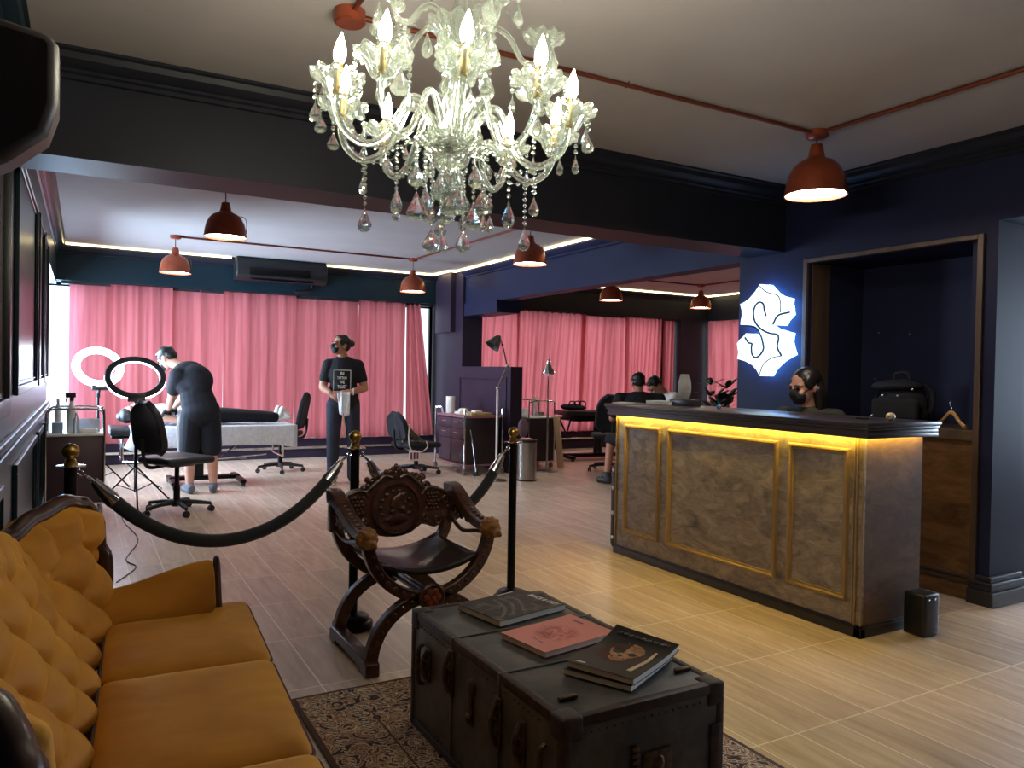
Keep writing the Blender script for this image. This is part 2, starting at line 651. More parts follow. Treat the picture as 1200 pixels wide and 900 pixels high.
M['plywood'] = plywood_material('grey_brown_stained_plywood', srgb(88, 76, 72), srgb(134, 120, 108), srgb(176, 158, 134), (1, 1, 2.2))
M['plywood_warm'] = plywood_material('brown_stained_plywood', srgb(74, 50, 30), srgb(112, 78, 44), srgb(140, 102, 60), (1, .7, 2.2))
M['plywood_red'] = plywood_material('red_brown_plywood', srgb(64, 44, 34), srgb(92, 68, 52), srgb(118, 90, 68), (1, 1, 1.8))
M['counter_top'] = mk('dark_counter_top', srgb(58, 52, 60), .3, c2=srgb(70, 62, 68), scale=10, stretch=(4, .4, 1))


def rug_material():
    m, nt, out = new_mat('persian_rug_pile')
    L = nt.links.new
    p = bsdf(nt, out, Roughness=.95)
    tc = nt.nodes.new('ShaderNodeTexCoord')
    sep = nt.nodes.new('ShaderNodeSeparateXYZ'); L(tc.outputs['Object'], sep.inputs[0])

    def math_(op, a, b=None):
        n = nt.nodes.new('ShaderNodeMath'); n.operation = op
        for i, v in enumerate((a, b)):
            if v is None:
                continue
            if isinstance(v, (int, float)):
                n.inputs[i].default_value = v
            else:
                L(v, n.inputs[i])
        return n.outputs[0]
    dx = math_('SUBTRACT', .65, math_('ABSOLUTE', sep.outputs['X']))
    dy = math_('SUBTRACT', 1.05, math_('ABSOLUTE', sep.outputs['Y']))
    d = math_('MINIMUM', dx, dy)                      # distance from the rug's edge
    vo = nt.nodes.new('ShaderNodeTexVoronoi'); vo.inputs['Scale'].default_value = 12.
    nz = nt.nodes.new('ShaderNodeTexNoise'); nz.inputs['Scale'].default_value = 10.; nz.inputs['Detail'].default_value = 4
    nz.inputs['Distortion'].default_value = 2.6
    L(tc.outputs['Object'], vo.inputs['Vector']); L(tc.outputs['Object'], nz.inputs['Vector'])
    wv = math_('SINE', math_('MULTIPLY', vo.outputs['Distance'], 22.))
    pat = math_('ADD', math_('MULTIPLY', wv, .13), nz.outputs['Fac'])
    field = nt.nodes.new('ShaderNodeValToRGB')
    e = field.color_ramp.elements
    field.color_ramp.interpolation = 'CONSTANT'
    e[0].position = 0; e[0].color = srgb(48, 38, 44)
    e[1].position = .78; e[1].color = srgb(224, 204, 174)
    for pos, c in ((.34, srgb(122, 76, 62)), (.41, srgb(206, 178, 142)), (.52, srgb(72, 58, 62)), (.58, srgb(178, 140, 108)), (.66, srgb(110, 66, 54)), (.70, srgb(210, 184, 150))):
        q = e.new(pos); q.color = c
    L(pat, field.inputs[0])
    # bands of the border: dark guard stripes with pale dashes
    band = nt.nodes.new('ShaderNodeValToRGB')
    band.color_ramp.interpolation = 'CONSTANT'
    e = band.color_ramp.elements
    e[0].position = 0; e[0].color = (1, 1, 1, 1)
    e[1].position = .9; e[1].color = (0, 0, 0, 1)
    for pos, v in ((.018, 0), (.062, .5), (.072, 0), (.185, .5), (.196, 0), (.238, 1.), (.245, 0)):
        q = e.new(pos); q.color = (v, v, v, 1)
    L(d, band.inputs[0])
    along = math_('ADD', sep.outputs['X'], sep.outputs['Y'])
    dash = math_('GREATER_THAN', math_('FRACT', math_('MULTIPLY', along, 46.)), .42)
    isdash = math_('MULTIPLY', math_('COMPARE', band.outputs[0], .5), 1.)
    n = nt.nodes[-1]
    isdark = math_('GREATER_THAN', band.outputs[0], .75)
    cmpn = nt.nodes.new('ShaderNodeMath'); cmpn.operation = 'COMPARE'; cmpn.inputs[2].default_value = .1
    L(band.outputs[0], cmpn.inputs[0]); cmpn.inputs[1].default_value = .5
    m1 = nt.nodes.new('ShaderNodeMix'); m1.data_type = 'RGBA'
    dc = nt.nodes.new('ShaderNodeMix'); dc.data_type = 'RGBA'
    L(dash, dc.inputs[0]); dc.inputs[6].default_value = srgb(52, 42, 44); dc.inputs[7].default_value = srgb(206, 190, 164)
    L(cmpn.outputs[0], m1.inputs[0]); L(field.outputs[0], m1.inputs[6]); L(dc.outputs[2], m1.inputs[7])
    m2 = nt.nodes.new('ShaderNodeMix'); m2.data_type = 'RGBA'
    L(isdark, m2.inputs[0]); L(m1.outputs[2], m2.inputs[6]); m2.inputs[7].default_value = srgb(84, 58, 44)
    L(m2.outputs[2], p.inputs['Base Color'])
    add_bump(nt, p, nz.outputs['Fac'], .3, .003)
    return m


M['rug'] = rug_material()


def crystal_material():
    m, nt, out = new_mat('cut_crystal')
    L = nt.links.new
    g = nt.nodes.new('ShaderNodeBsdfGlass'); g.inputs['IOR'].default_value = 1.5; g.inputs['Roughness'].default_value = .0
    g.inputs['Color'].default_value = (.97, 1.0, .97, 1)
    d = nt.nodes.new('ShaderNodeBsdfTranslucent'); d.inputs[0].default_value = (.82, .92, .82, 1)
    d2 = nt.nodes.new('ShaderNodeBsdfDiffuse'); d2.inputs[0].default_value = (.82, .92, .82, 1)
    mm = nt.nodes.new('ShaderNodeMixShader'); mm.inputs[0].default_value = .5
    L(d.outputs[0], mm.inputs[1]); L(d2.outputs[0], mm.inputs[2])
    mx = nt.nodes.new('ShaderNodeMixShader'); mx.inputs[0].default_value = .045
    # clear crystal lets most of the bulb light straight through
    tr = nt.nodes.new('ShaderNodeBsdfTransparent'); tr.inputs[0].default_value = (.97, 1.0, .97, 1)
    cl = nt.nodes.new('ShaderNodeMixShader'); cl.inputs[0].default_value = .42
    L(g.outputs[0], cl.inputs[1]); L(tr.outputs[0], cl.inputs[2])
    L(cl.outputs[0], mx.inputs[1]); L(mm.outputs[0], mx.inputs[2]); L(mx.outputs[0], out.inputs[0])
    return m


M['crystal'] = crystal_material()


def pane_material():
    m, nt, out = new_mat('window_glass')
    t = nt.nodes.new('ShaderNodeBsdfTransparent'); g = nt.nodes.new('ShaderNodeBsdfGlossy'); g.inputs['Roughness'].default_value = .02
    fr = nt.nodes.new('ShaderNodeFresnel'); fr.inputs[0].default_value = 1.3
    mx = nt.nodes.new('ShaderNodeMixShader')
    nt.links.new(fr.outputs[0], mx.inputs[0]); nt.links.new(t.outputs[0], mx.inputs[1]); nt.links.new(g.outputs[0], mx.inputs[2])
    nt.links.new(mx.outputs[0], out.inputs[0])
    return m


M['window_glass'] = pane_material()
# ------------------------------------------------------------------ the room shell
def sbox(name, lo, hi, mat, extra=(), bevel=0):
    b = MB()
    b.box(lo, hi)
    for e in extra:
        b.box(*e)
    return structure(b.build(name, mat, smooth=False, bevel=bevel))


sbox('floor', (-.5, -1.8, -.1), (10.4, 11.3, 0), M['floor'])
ZF, ZR = 2.66, 2.75                                    # ceiling heights in front of and behind the big beam
sbox('ceiling_front', (-.5, -1.8, ZF), (9.2, 4.0, ZF + .2), M['ceiling'])
sbox('ceiling_rear', (-.5, 4.0, ZR), (10.4, 11.4, ZR + .15), M['ceiling'])
# left wall: solid up to the window near the far corner
sbox('wall_left', (-.5, -1.8, 0), (-.3, 8.25, ZR), M['wall_teal'],
     extra=[((-.5, 8.25, 0), (-.3, 11.3, .32)), ((-.5, 8.25, 2.27), (-.3, 11.3, ZR))])
sbox('wall_behind', (-.5, -2.0, 0), (9.2, -1.8, ZF), M['wall_dark'])
# back wall of the studio: header, low wall and the window behind the curtains
sbox('wall_back', (-.5, 11.0, 0), (4.8, 11.15, .27), M['wall_plum'])
sbox('wall_back_header', (-.5, 10.8, 2.305), (4.8, 11.15, ZR), M['wall_teal'])
sbox('wall_back_right', (5.1, 10.8, 0), (10.4, 10.95, .30), M['wall_plum'])
sbox('wall_back_right_header', (5.1, 10.6, 2.29), (10.4, 10.95, ZR), M['wall_dark'], extra=[((9.42, 10.56, 0), (10.1, 10.95, 2.29)), ((9.02, 10.76, .3), (9.2, 10.86, 2.29))])
sbox('wall_far_right', (10.1, 4.4, 0), (10.3, 8.0, ZR), M['wall_dark'], extra=[((10.1, 8.0, 0), (10.3, 10.6, .3)), ((10.1, 8.0, 2.29), (10.3, 10.6, ZR))])
sbox('pillar_studio', (4.78, 10.0, 0), (5.1, 11.15, ZR), M['wall_plum'], extra=[((4.70, 10.25, 1.86), (4.9, 10.8, ZR))])
sbox('wall_partition', (4.70, 8.4, 0), (4.87, 10.0, 1.35), M['wall_plum'])
sbox('beam_front', (-.3, 3.94, 2.20), (4.5, 4.28, 2.8), M['wall_dark'])
sbox('beam_studio', (4.82, 4.28, 2.24), (5.02, 10.0, ZR), M['wall_blue'], extra=[((4.80, 9.0, 2.08), (5.16, 10.0, 2.26))])
# the mass of the right wall: pier with the sign, recess, end column, lintel over the passage
sbox('wall_right', (4.5, 3.72, 0), (5.1, 4.38, 2.8), M['wall_blue'],
     extra=[((5.1, 2.53, 0), (5.22, 4.38, 2.8)), ((4.5, 2.53, 2.10), (5.1, 3.72, 2.8)), ((4.5, 2.43, 0), (4.8, 2.53, 2.8)),
            ((4.55, 2.53, 0), (5.1, 2.60, 2.10)), ((4.5, -1.8, 2.19), (4.8, 2.43, 2.8))])
sbox('wall_rear_room', (5.22, 4.28, 0), (10.3, 4.4, ZR), M['wall_dark'])
sbox('wall_passage', (9.0, -1.8, 0), (9.2, 1.0, ZF), M['ceiling'], extra=[((9.0, 3.9, 0), (9.2, 4.4, ZF)), ((9.0, 1.0, 0), (9.2, 3.9, .5)), ((9.0, 1.0, 2.4), (9.2, 3.9, ZF))])


# mouldings -------------------------------------------------------
def crown(name, path, prof, mat):
    """stepped moulding: profile (offset from wall, drop from ceiling) swept along straight runs"""
    b = MB()
    for (p0, p1, nrm, z) in path:
        p0, p1, nrm = V(p0), V(p1), V(nrm)
        d = (p1 - p0)
        L = d.length
        b.prism(prof, 0, L, o=(p0.x, p0.y, z), u=nrm, v=(0, 0, -1), w=d.normalized())
    return structure(b.build(name, mat, smooth=True, ang=25))


CR = [(0, 0), (.10, 0), (.10, .012), (.085, .02), (.075, .045), (.05, .068), (.028, .075), (.028, .088), (.014, .096), (.014, .115), (0, .12)]
CR2 = [(0, 0), (.085, 0), (.085, .012), (.07, .03), (.045, .05), (.02, .062), (.02, .085), (0, .09)]
crown('trim_1', [((-.3, 3.94, 0), (4.5, 3.94, 0), (0, -1, 0), ZF)], CR, M['wall_dark'])
crown('trim_2', [((4.5, 3.94, 0), (4.5, -1.8, 0), (-1, 0, 0), ZF)], CR, M['wall_dark'])
crown('trim_3', [((-.3, 4.28, 0), (-.3, 10.8, 0), (1, 0, 0), ZR), ((-.3, -1.8, 0), (-.3, 3.94, 0), (1, 0, 0), ZF)], CR, M['wall_teal'])
crown('trim_4', [((-.3, 10.8, 0), (4.7, 10.8, 0), (0, -1, 0), ZR - .03), ((5.1, 10.6, 0), (10.1, 10.6, 0), (0, -1, 0), ZR - .03)], CR2, M['wall_dark'])
crown('trim_5', [((4.82, 4.28, 0), (4.82, 10.0, 0), (-1, 0, 0), ZR - .03)], CR2, M['wall_blue'])


def frame_y(b, x, y0, y1, z0, z1, w=.045, t=.022, s=1):
    """rectangular raised moulding on a wall of constant x; s = side it stands out to"""
    for (ya, yb, za, zb) in ((y0, y1, z0, z0 + w), (y0, y1, z1 - w, z1), (y0, y0 + w, z0 + w, z1 - w), (y1 - w, y1, z0 + w, z1 - w)):
        xa, xb = sorted((x, x + s * t))
        b.box((xa, ya, za), (xb, yb, zb))
    i = w + .012
    for (ya, yb, za, zb) in ((y0 + i, y1 - i, z0 + i, z0 + i + .012), (y0 + i, y1 - i, z1 - i - .012, z1 - i), (y0 + i, y0 + i + .012, z0 + i, z1 - i), (y1 - i - .012, y1 - i, z0 + i, z1 - i)):
        xa, xb = sorted((x, x + s * t * .5))
        b.box((xa, ya, za), (xb, yb, zb))


n = 6
for (y0, y1) in ((4.45, 6.3), (6.55, 7.35), (7.5, 8.15), (2.2, 3.75), (.5, 2.0)):
    for (z0, z1) in ((1.12, 2.38), (.2, .78)):
        b = MB()
        frame_y(b, -.3, y0, y1, z0, z1)
        structure(b.build('trim_%d' % n, M['wall_teal'], smooth=False, bevel=.006))
        n += 1
b = MB()
b.box((-.3, -1.8, .88), (-.262, 8.2, .915)); b.box((-.3, -1.8, .915), (-.275, 8.2, .95)); b.box((-.3, -1.8, .865), (-.28, 8.2, .88))
structure(b.build('trim_%d' % n, M['wall_teal'], smooth=False, bevel=.005)); n += 1
b = MB()
frame_y(b, 4.70, 8.5, 9.9, .28, 1.22, .03, .014, -1)
structure(b.build('trim_%d' % n, M['wall_plum'], smooth=False, bevel=.004)); n += 1
b = MB()
b.box((-.3, -1.8, 0), (-.275, 8.2, .12)); b.box((-.275, -1.8, 0), (-.268, 8.2, .09))
structure(b.build('baseboard_left', M['wall_teal'], smooth=False, bevel=.004))
# baseboard of the end column: three steps round the corner
b = MB()
for (t, z0, z1) in ((.045, 0, .085), (.03, .085, .12), (.038, .12, .135), (.018, .135, .165)):
    b.box((4.5 - t, 2.43 - t, z0), (4.8 + t, 2.535, z1))
structure(b.build('baseboard_column', M['baseboard'], smooth=False, bevel=.006))
# recess: wooden edge frame, jamb lining, wainscot with ledge
b = MB()
for (y0, y1, z0, z1) in ((2.50, 2.535, 0, 2.125), (3.72, 3.755, .95, 2.125), (2.535, 3.72, 2.095, 2.125)):
    b.box((4.478, y0, z0), (4.5, y1, z1))
    b.box((4.485, y0 + .004 if y1 - y0 < .1 else y0, z0), (4.53, y1 - .004 if y1 - y0 < .1 else y1, z1 - .006))
structure(b.build('trim_%d' % n, M['bronze_trim'], smooth=False, bevel=.004)); n += 1
sbox('trim_%d' % n, (4.535, 3.715, .99), (4.72, 3.7199, 2.095), M['bronze_trim']); n += 1
b = MB()
b.box((4.50, 2.535, 0), (4.549, 4.375, .955))
structure(b.build('wall_wainscot', M['plywood_warm'], smooth=False))
b = MB()
b.box((4.485, 2.535, .955), (5.1, 3.72, .99)); b.box((4.48, 2.535, .93), (4.5, 4.37, .957)); b.box((4.487, 2.535, .13), (4.5, 4.37, .15)); b.box((4.492, 2.535, .10), (4.5, 4.37, .13))
structure(b.build('trim_%d' % n, M['bronze_trim'], smooth=False, bevel=.003)); n += 1
# metal rail low on the back walls
b = MB()
b.box((-.28, 10.965, .13), (4.75, 11.0, .165))
b.box((5.15, 10.765, .16), (9.4, 10.8, .19))
structure(b.build('trim_%d' % n, M['chrome'], smooth=False, bevel=.004)); n += 1
# curtain headrails
b = MB()
b.box((-.25, 10.92, 2.27), (4.72, 10.98, 2.304)); b.box((5.15, 10.66, 2.262), (9.4, 10.74, 2.289))
structure(b.build('trim_%d' % n, M['baseboard'], smooth=False)); n += 1


# windows: frame bars and panes of glass
def window_x(name, x, y0, y1, z0, z1, bars, mat):
    b = MB()
    w = .05
    b.box((x - .03, y0, z0), (x + .03, y1, z0 + w)); b.box((x - .03, y0, z1 - w), (x + .03, y1, z1))
    for i in range(bars + 1):
        yc = y0 + (y1 - y0 - w) * i / bars
        b.box((x - .03, yc, z0 + w), (x + .03, yc + w, z1 - w))
    o = structure(b.build(name, mat, smooth=False, bevel=.004))
    g = MB(); g.box((x - .003, y0 + .01, z0 + .01), (x + .003, y1 - .01, z1 - .01))
    g.build('pane', M['window_glass'], o, smooth=False)
    return o


def window_y(name, y, x0, x1, z0, z1, bars, mat):
    b = MB()
    w = .05
    b.box((x0, y - .03, z0), (x1, y + .03, z0 + w)); b.box((x0, y - .03, z1 - w), (x1, y + .03, z1))
    for i in range(bars + 1):
        xc = x0 + (x1 - x0 - w) * i / bars
        b.box((xc, y - .03, z0 + w), (xc + w, y + .03, z1 - w))
    o = structure(b.build(name, mat, smooth=False, bevel=.004))
    g = MB(); g.box((x0 + .01, y - .003, z0 + .01), (x1 - .01, y + .003, z1 - .01))
    g.build('pane', M['window_glass'], o, smooth=False)
    return o


window_x('window_1', -.42, 8.27, 10.98, .34, 2.26, 2, M['white_enamel'])
window_y('window_2', 11.08, -.48, 4.76, .28, 2.30, 4, M['black_metal'])
window_y('window_3', 10.88, 5.12, 9.41, .31, 2.28, 3, M['black_metal'])
window_x('window_4', 10.2, 8.05, 10.55, .31, 2.28, 2, M['black_metal'])
window_x('window_5', 9.1, 1.02, 3.88, .52, 2.38, 3, M['white_enamel'])


# ------------------------------------------------------------------ curtains: every panel hangs on its own
def curtain(label, p0, p1, z0, z1, folds, amp=.03, pull=(0, 0), lean=0., seed=0, group='pink curtain panels'):
    rnd = random.Random(seed)
    ph = rnd.random() * 6
    p0, p1 = V(p0), V(p1)
    d = p1 - p0
    nn = V((d.y, -d.x, 0)).normalized()
    b = MB()
    ks = [rnd.uniform(.7, 1.4) for _ in range(6)]

    def fn(u, v):
        # v: 0 bottom, 1 top; 'pull' shifts the side edges at the bottom
        uu = u + (pull[0] * (1 - u) + pull[1] * u) * (1 - v) + lean * (1 - v) * math.sin(u * PI)
        p = p0 + d * uu
        w = math.sin(folds * 2 * PI * u + ph + .5 * math.sin(3.1 * v * ks[0] + u * 5)) * amp
        w += math.sin(folds * 4.7 * PI * u * ks[1] + ph * 2 + 1.2 * v) * amp * .42
        w += math.sin(folds * 9.3 * PI * u + v * 2 * ks[2]) * amp * .15
        w *= .75 + .35 * (1 - v)
        return p + nn * w + V((0, 0, z0 + (z1 - z0) * v + .008 * math.sin(folds * 2 * PI * u + ph) * (1 - v)))
    b.grid(fn, int(folds * 14), 10)
    o = b.build('curtain', M['curtain'], None, ang=180, norm=False)
    return tag(o, label, 'curtain', group)


YC = 10.93
WL = [(-.16, .28, 3, 'narrow pink curtain panel in the corner beside the bright left window'),
      (.29, .98, 5, 'pink curtain panel behind the two glowing ring lights'),
      (1.0, 1.62, 4, 'pink curtain panel behind the bending tattoo artist in black'),
      (1.64, 2.58, 6, 'pink curtain panel behind the legs of the person lying on the bed'),
      (2.60, 3.5, 6, 'pink curtain panel behind the standing man with a hair bun'),
      (3.52, 4.22, 5, 'pink curtain panel behind the chair with a bag on it')]
for i, (x0, x1, f, lab) in enumerate(WL):
    curtain(lab, (x0, YC - .036 * (i % 2), 0), (x1 + .03, YC - .036 * (i % 2), 0), .285, 2.30, f * .6, .0095, seed=i, pull=((0, -.02) if i != 4 else (0, .03)))
curtain('pink curtain panel pulled aside at the top beside the plum pillar', (4.27, YC, 0), (4.50, YC, 0), .285, 2.30, 3, .03, pull=(.1, 1.05), seed=9)
YD = 10.70
WR = [(5.2, 6.02, 6, 'pink curtain panel behind the grey gooseneck floor lamp'),
      (6.04, 7.28, 9, 'wide pink curtain panel above the steel waste bin and trolley'),
      (7.30, 8.22, 8, 'pink curtain panel behind the head of the seated man in black'),
      (8.24, 9.06, 9, 'pink curtain panel behind the person in a white shirt'),
      (9.14, 9.40, 3, 'narrow pink curtain panel at the edge of the far dark pillar')]
for i, (x0, x1, f, lab) in enumerate(WR):
    curtain(lab, (x0, YD - .062 * (i % 2), 0), (x1 + (.10 if i < 3 else 0), YD - .062 * (i % 2), 0), .31, 2.28, f, .028, seed=20 + i, lean=-.10, pull=(0, -.04))
curtain('pink curtain on the far right window behind the potted plant', (10.04, 10.5, 0), (10.04, 8.1, 0), .31, 2.28, 14, .03, seed=40, lean=.05)


# ------------------------------------------------------------------ LED strips along the ceiling edge
def led(label, pts, mat=None, r=.009, group='warm LED strips along the ceiling'):
    b = MB()
    for a, c in zip(pts, pts[1:]):
        a, c = V(a), V(c)
        d = (c - a).normalized()
        sd = d.cross(V((0, 0, 1)))
        b.prism([(-r, -r), (r, -r), (r, r), (-r, r)], 0, (c - a).length, o=a, u=sd, v=(0, 0, 1), w=d)
    return tag(b.build('led_strip', mat or E_LED, None, smooth=False), label, 'LED strip', group)


led('short warm glowing LED strip under the studio ceiling, left of the air conditioner', [(-.2, 10.70, 2.735), (1.70, 10.70, 2.735)])
led('long warm glowing LED strip under the studio ceiling, from the air conditioner around the pillar', [(2.98, 10.70, 2.735), (4.63, 10.70, 2.735), (4.63, 10.17, 2.735), (4.725, 10.15, 2.735), (4.725, 4.35, 2.735)])
led('warm glowing LED strip at the ceiling corner of the far right room', [(5.1, 10.5, 2.735), (10.0, 10.5, 2.735), (10.0, 4.6, 2.735)])
# led channel: carrier strip
# ------------------------------------------------------------------ the ochre sofa
def lerp_table(t, tab):
    for (a, va), (b, vb) in zip(tab, tab[1:]):
        if t <= b:
            k = (t - a) / (b - a)
            k = k * k * (3 - 2 * k)
            return va + (vb - va) * k
    return tab[-1][1]


def smoothstep(t, a, b):
    k = max(0., min(1., (t - a) / (b - a)))
    return k * k * (3 - 2 * k)


def make_sofa():
    S = thing('sofa', 'ochre velvet button-tufted sofa with black lacquered wooden frame along the left wall', 'sofa', (-.003, 1.971, 0), rad(-3))
    HL = .93
    TOP = [(0, .93), (.15, .925), (.3, .88), (.45, .805), (.57, .765), (.66, .775), (.76, .815), (.86, .84), (.93, .822), (.98, .76), (1., .67)]

    def ztop(u):
        return lerp_table(abs(u), TOP) + .04 * smoothstep(-u, .55, .8)

    def plan(u):
        return -.20 * (1 - smoothstep(abs(u), .52, 1.0) ** 1.3)

    def inner(u, v):
        z0 = .38
        zt = ztop(u)
        x = .045 * (1 - v) + plan(u) * v ** .85
        y = HL * u * (1 + .012 * math.sin(v * PI))
        z = z0 + (zt - z0) * v
        s = y / .108
        t = (z - .45) / .10
        p, q = (s + t) * .5, (s - t) * .5
        h = (abs(math.sin(PI * p)) * abs(math.sin(PI * q))) ** .45
        ch = abs(math.sin(PI * (s + .5))) ** .6
        k = smoothstep(z, zt - .15, zt - .08)
        h = h * (1 - k) + ch * k
        edge = smoothstep(1 - abs(u), 0, .06) * smoothstep(1 - v, 0, .08) * smoothstep(v, 0, .1)
        return V((x - .032 + (.058 * h + .002) * edge, y, z))
    b = MB()
    NU, NV = 260, 70
    g = b.grid(lambda i, j: inner(i * 2 - 1, j), NU, NV)
    # outer shell and rim, so that the back is a closed upholstered body
    go = b.grid(lambda i, j: V((plan(i * 2 - 1) - .085 + .04 * (1 - j), HL * (i * 2 - 1) * 1.03, .14 + (ztop(i * 2 - 1) - .14) * j)), NU, 12)
    for i in range(NU):
        b.face([g[i][NV], g[i + 1][NV], go[i + 1][12], go[i][12]])
        b.face([g[i][0], go[i][0], go[i + 1][0], g[i + 1][0]])
    for (gi, gj) in ((g[0], go[0]), (g[NU], go[NU])):
        for k in range(12):
            b.face([gi[int(k * NV / 12)], gj[k], gj[k + 1], gi[int((k + 1) * NV / 12)]])
    back = b.build('backrest', M['velvet'], S, ang=60)
    # covered buttons sit in the folds
    nb = 0
    for r in range(0, 5):
        for c in range(-18, 19):
            s, t = c, r
            if (s + t) % 2:
                continue
            y, z = s * .108, .45 + t * .10
            u = y / HL
            if abs(u) > .96 or z > ztop(u) - .09:
                continue
            v = (z - .38) / (ztop(u) - .38)
            x = .045 * (1 - v) + plan(u) * v ** .85
            bb = MB(); bb.ball((0, 0, 0), .011, 8, (.6, 1, 1))
            o = bb.build('button', M['velvet'], back, loc=(x - .024, y, z))
            nb += 1
    # carved rail: one moulding over the crest and down both wing edges
    path = []
    for i in range(121):
        u = -1 + i / 60
        path.append((plan(u) - .04 + .04 * smoothstep(abs(u), .9, 1.), HL * u * 1.018, ztop(u) + .004))
    for sgn in (-1, 1):
        tail = [(.018, sgn * HL * 1.02, .64), (.022, sgn * HL * 1.02, .58), (.02, sgn * HL * 1.02, .50), (.01, sgn * HL * 1.02, .40)]
        path = (tail[::-1] + path) if sgn < 0 else path + tail
    b = MB()
    pp = smooth_path(path, 2)
    b.tube(pp, .0245, 12)
    b.tube([V((p.x + .016, p.y * .992, p.z - .006)) for p in pp], .011, 8)
    b.build('crest_rail', M['sofa_wood'], S)
    # arms
    for sg in (1, -1):
        b = MB()

        def sec(x):
            k = (x - .0) / .37
            zt = .525 + .075 * smoothstep(k, 0, 1)
            f = .006 * math.sin(k * PI)
            pts = [(.80, .16), (.795, .40), (.80, .455), (.835, .50 + .02 * k), (.875, zt - .02), (.912, zt), (.938, zt - .006), (.948, zt - .03), (.945, .40), (.93, .16)]
            return [V((x, sg * (y + f), z)) for y, z in pts]
        rows = [[b.bm.verts.new(p) for p in sec(.37 * i / 16)] for i in range(17)]
        for a, c in zip(rows, rows[1:]):
            b.bridge(a, c)
        b.face(rows[0][::-1]); b.face(rows[-1])
        arm = b.build('armrest', M['velvet'], S, sub=1, ang=180)
        b = MB()
        e = sec(.374)
        b.tube(smooth_path([e[9], e[8], e[7], e[6], e[5], e[4], e[3], e[2], e[1]], 4), .009, 8)
        b.build('arm_moulding', M['sofa_wood'], arm)
    # seat cushions
    def cushion(y0, y1, ext):
        ol = [(.03, y0), (.40, y0), (.47, y0), (.47, y1), (.40, y1), (.03, y1)]
        if ext > 0:
            ol = [(.03, y0), (.25, y0), (.472, y0), (.475, y1 + .06), (.47, y1 + .10), (.39, y1 + .10), (.383, y1 + .03), (.375, y1 - .01), (.2, y1 - .015), (.03, y1 - .01)]
        if ext < 0:
            ol = [(.03, y0 + .01), (.2, y0 + .015), (.375, y0 + .01), (.383, y0 - .03), (.39, y0 - .10), (.47, y0 - .10), (.475, y0 - .06), (.472, y1), (.25, y1), (.03, y1)]
        # resample with rounded corners
        pts = []
        n = len(ol)
        for i in range(n):
            a, p, c = V(ol[i - 1]), V(ol[i]), V(ol[(i + 1) % n])
            r = min(.03, (a - p).length * .4, (c - p).length * .4)
            q0 = p + (a - p).normalized() * r
            q1 = p + (c - p).normalized() * r
            for t in (0, .33, .66, 1):
                pts.append((1 - t) ** 2 * q0 + 2 * t * (1 - t) * p + t * t * q1)
        out = []
        for i in range(len(pts)):
            a, c = pts[i], pts[(i + 1) % len(pts)]
            m = max(1, int((c - a).length / .03))
            for k in range(m):
                out.append(a + (c - a) * k / m)
        cx = V((sum(p.x for p in out) / len(out), (y0 + y1) / 2))
        b = MB()
        rings = []
        for (k, z) in ((.97, .27), (1., .29), (1.012, .36), (1., .425), (.985, .438), (.95, .447), (.85, .455), (.65, .461), (.4, .464), (.15, .465)):
            row = []
            for p in out:
                q = cx + (p - cx) * k
                wr = .0016 * math.sin(q.x * 16 + q.y * 70 + 3 * math.sin(q.x * 9)) * smoothstep(k, .35, .75) * (1 - smoothstep(k, .9, 1.0)) * smoothstep(z, .44, .45)
                row.append(b.bm.verts.new((q.x, q.y, z + wr)))
            rings.append(row)
        for r0, r1 in zip(rings, rings[1:]):
            b.bridge(r0, r1)
        b.face(rings[0][::-1]); b.face(rings[-1])
        c = b.build('seat_cushion', M['velvet'], S, ang=60)
        b = MB()
        b.tube([V((*(cx + (p - cx) * 1.004), .428)) for p in out], .0055, 6, closed=True)
        b.build('piping', M['piping'], c)
    cushion(.30, .80, 1); cushion(-.296, .296, 0); cushion(-.80, -.30, -1)
    b = MB(); b.bbox((0.0, -.90, .13), (.455, .90, .275), .02)
    b.build('seat_base', M['velvet'], S)
    b = MB(); b.bbox((.02, -.905, .095), (.462, .905, .135), .012)
    b.build('apron', M['sofa_wood'], S)
    for sx in (.05, .41):
        for sy in (-.84, .84):
            b = MB()
            d = 1 if sx > .2 else -1
            b.tube(smooth_path([(sx, sy, .10), (sx + .02 * d, sy, .07), (sx + .012 * d, sy, .03), (sx + .03 * d, sy, .0105)], 4), [.028 - .001 * i for i in range(13)], 10)
            b.build('leg', M['sofa_wood'], S)


make_sofa()

# ------------------------------------------------------------------ rug
b = MB()
b.bbox((-.65, -1.05, 0), (.65, 1.05, .011), .004)
rug = b.build('rug', M['rug'], None, loc=(1.352, 1.895, .0))
tag(rug, 'patterned persian rug in brown, black and cream under the black trunk', 'rug')


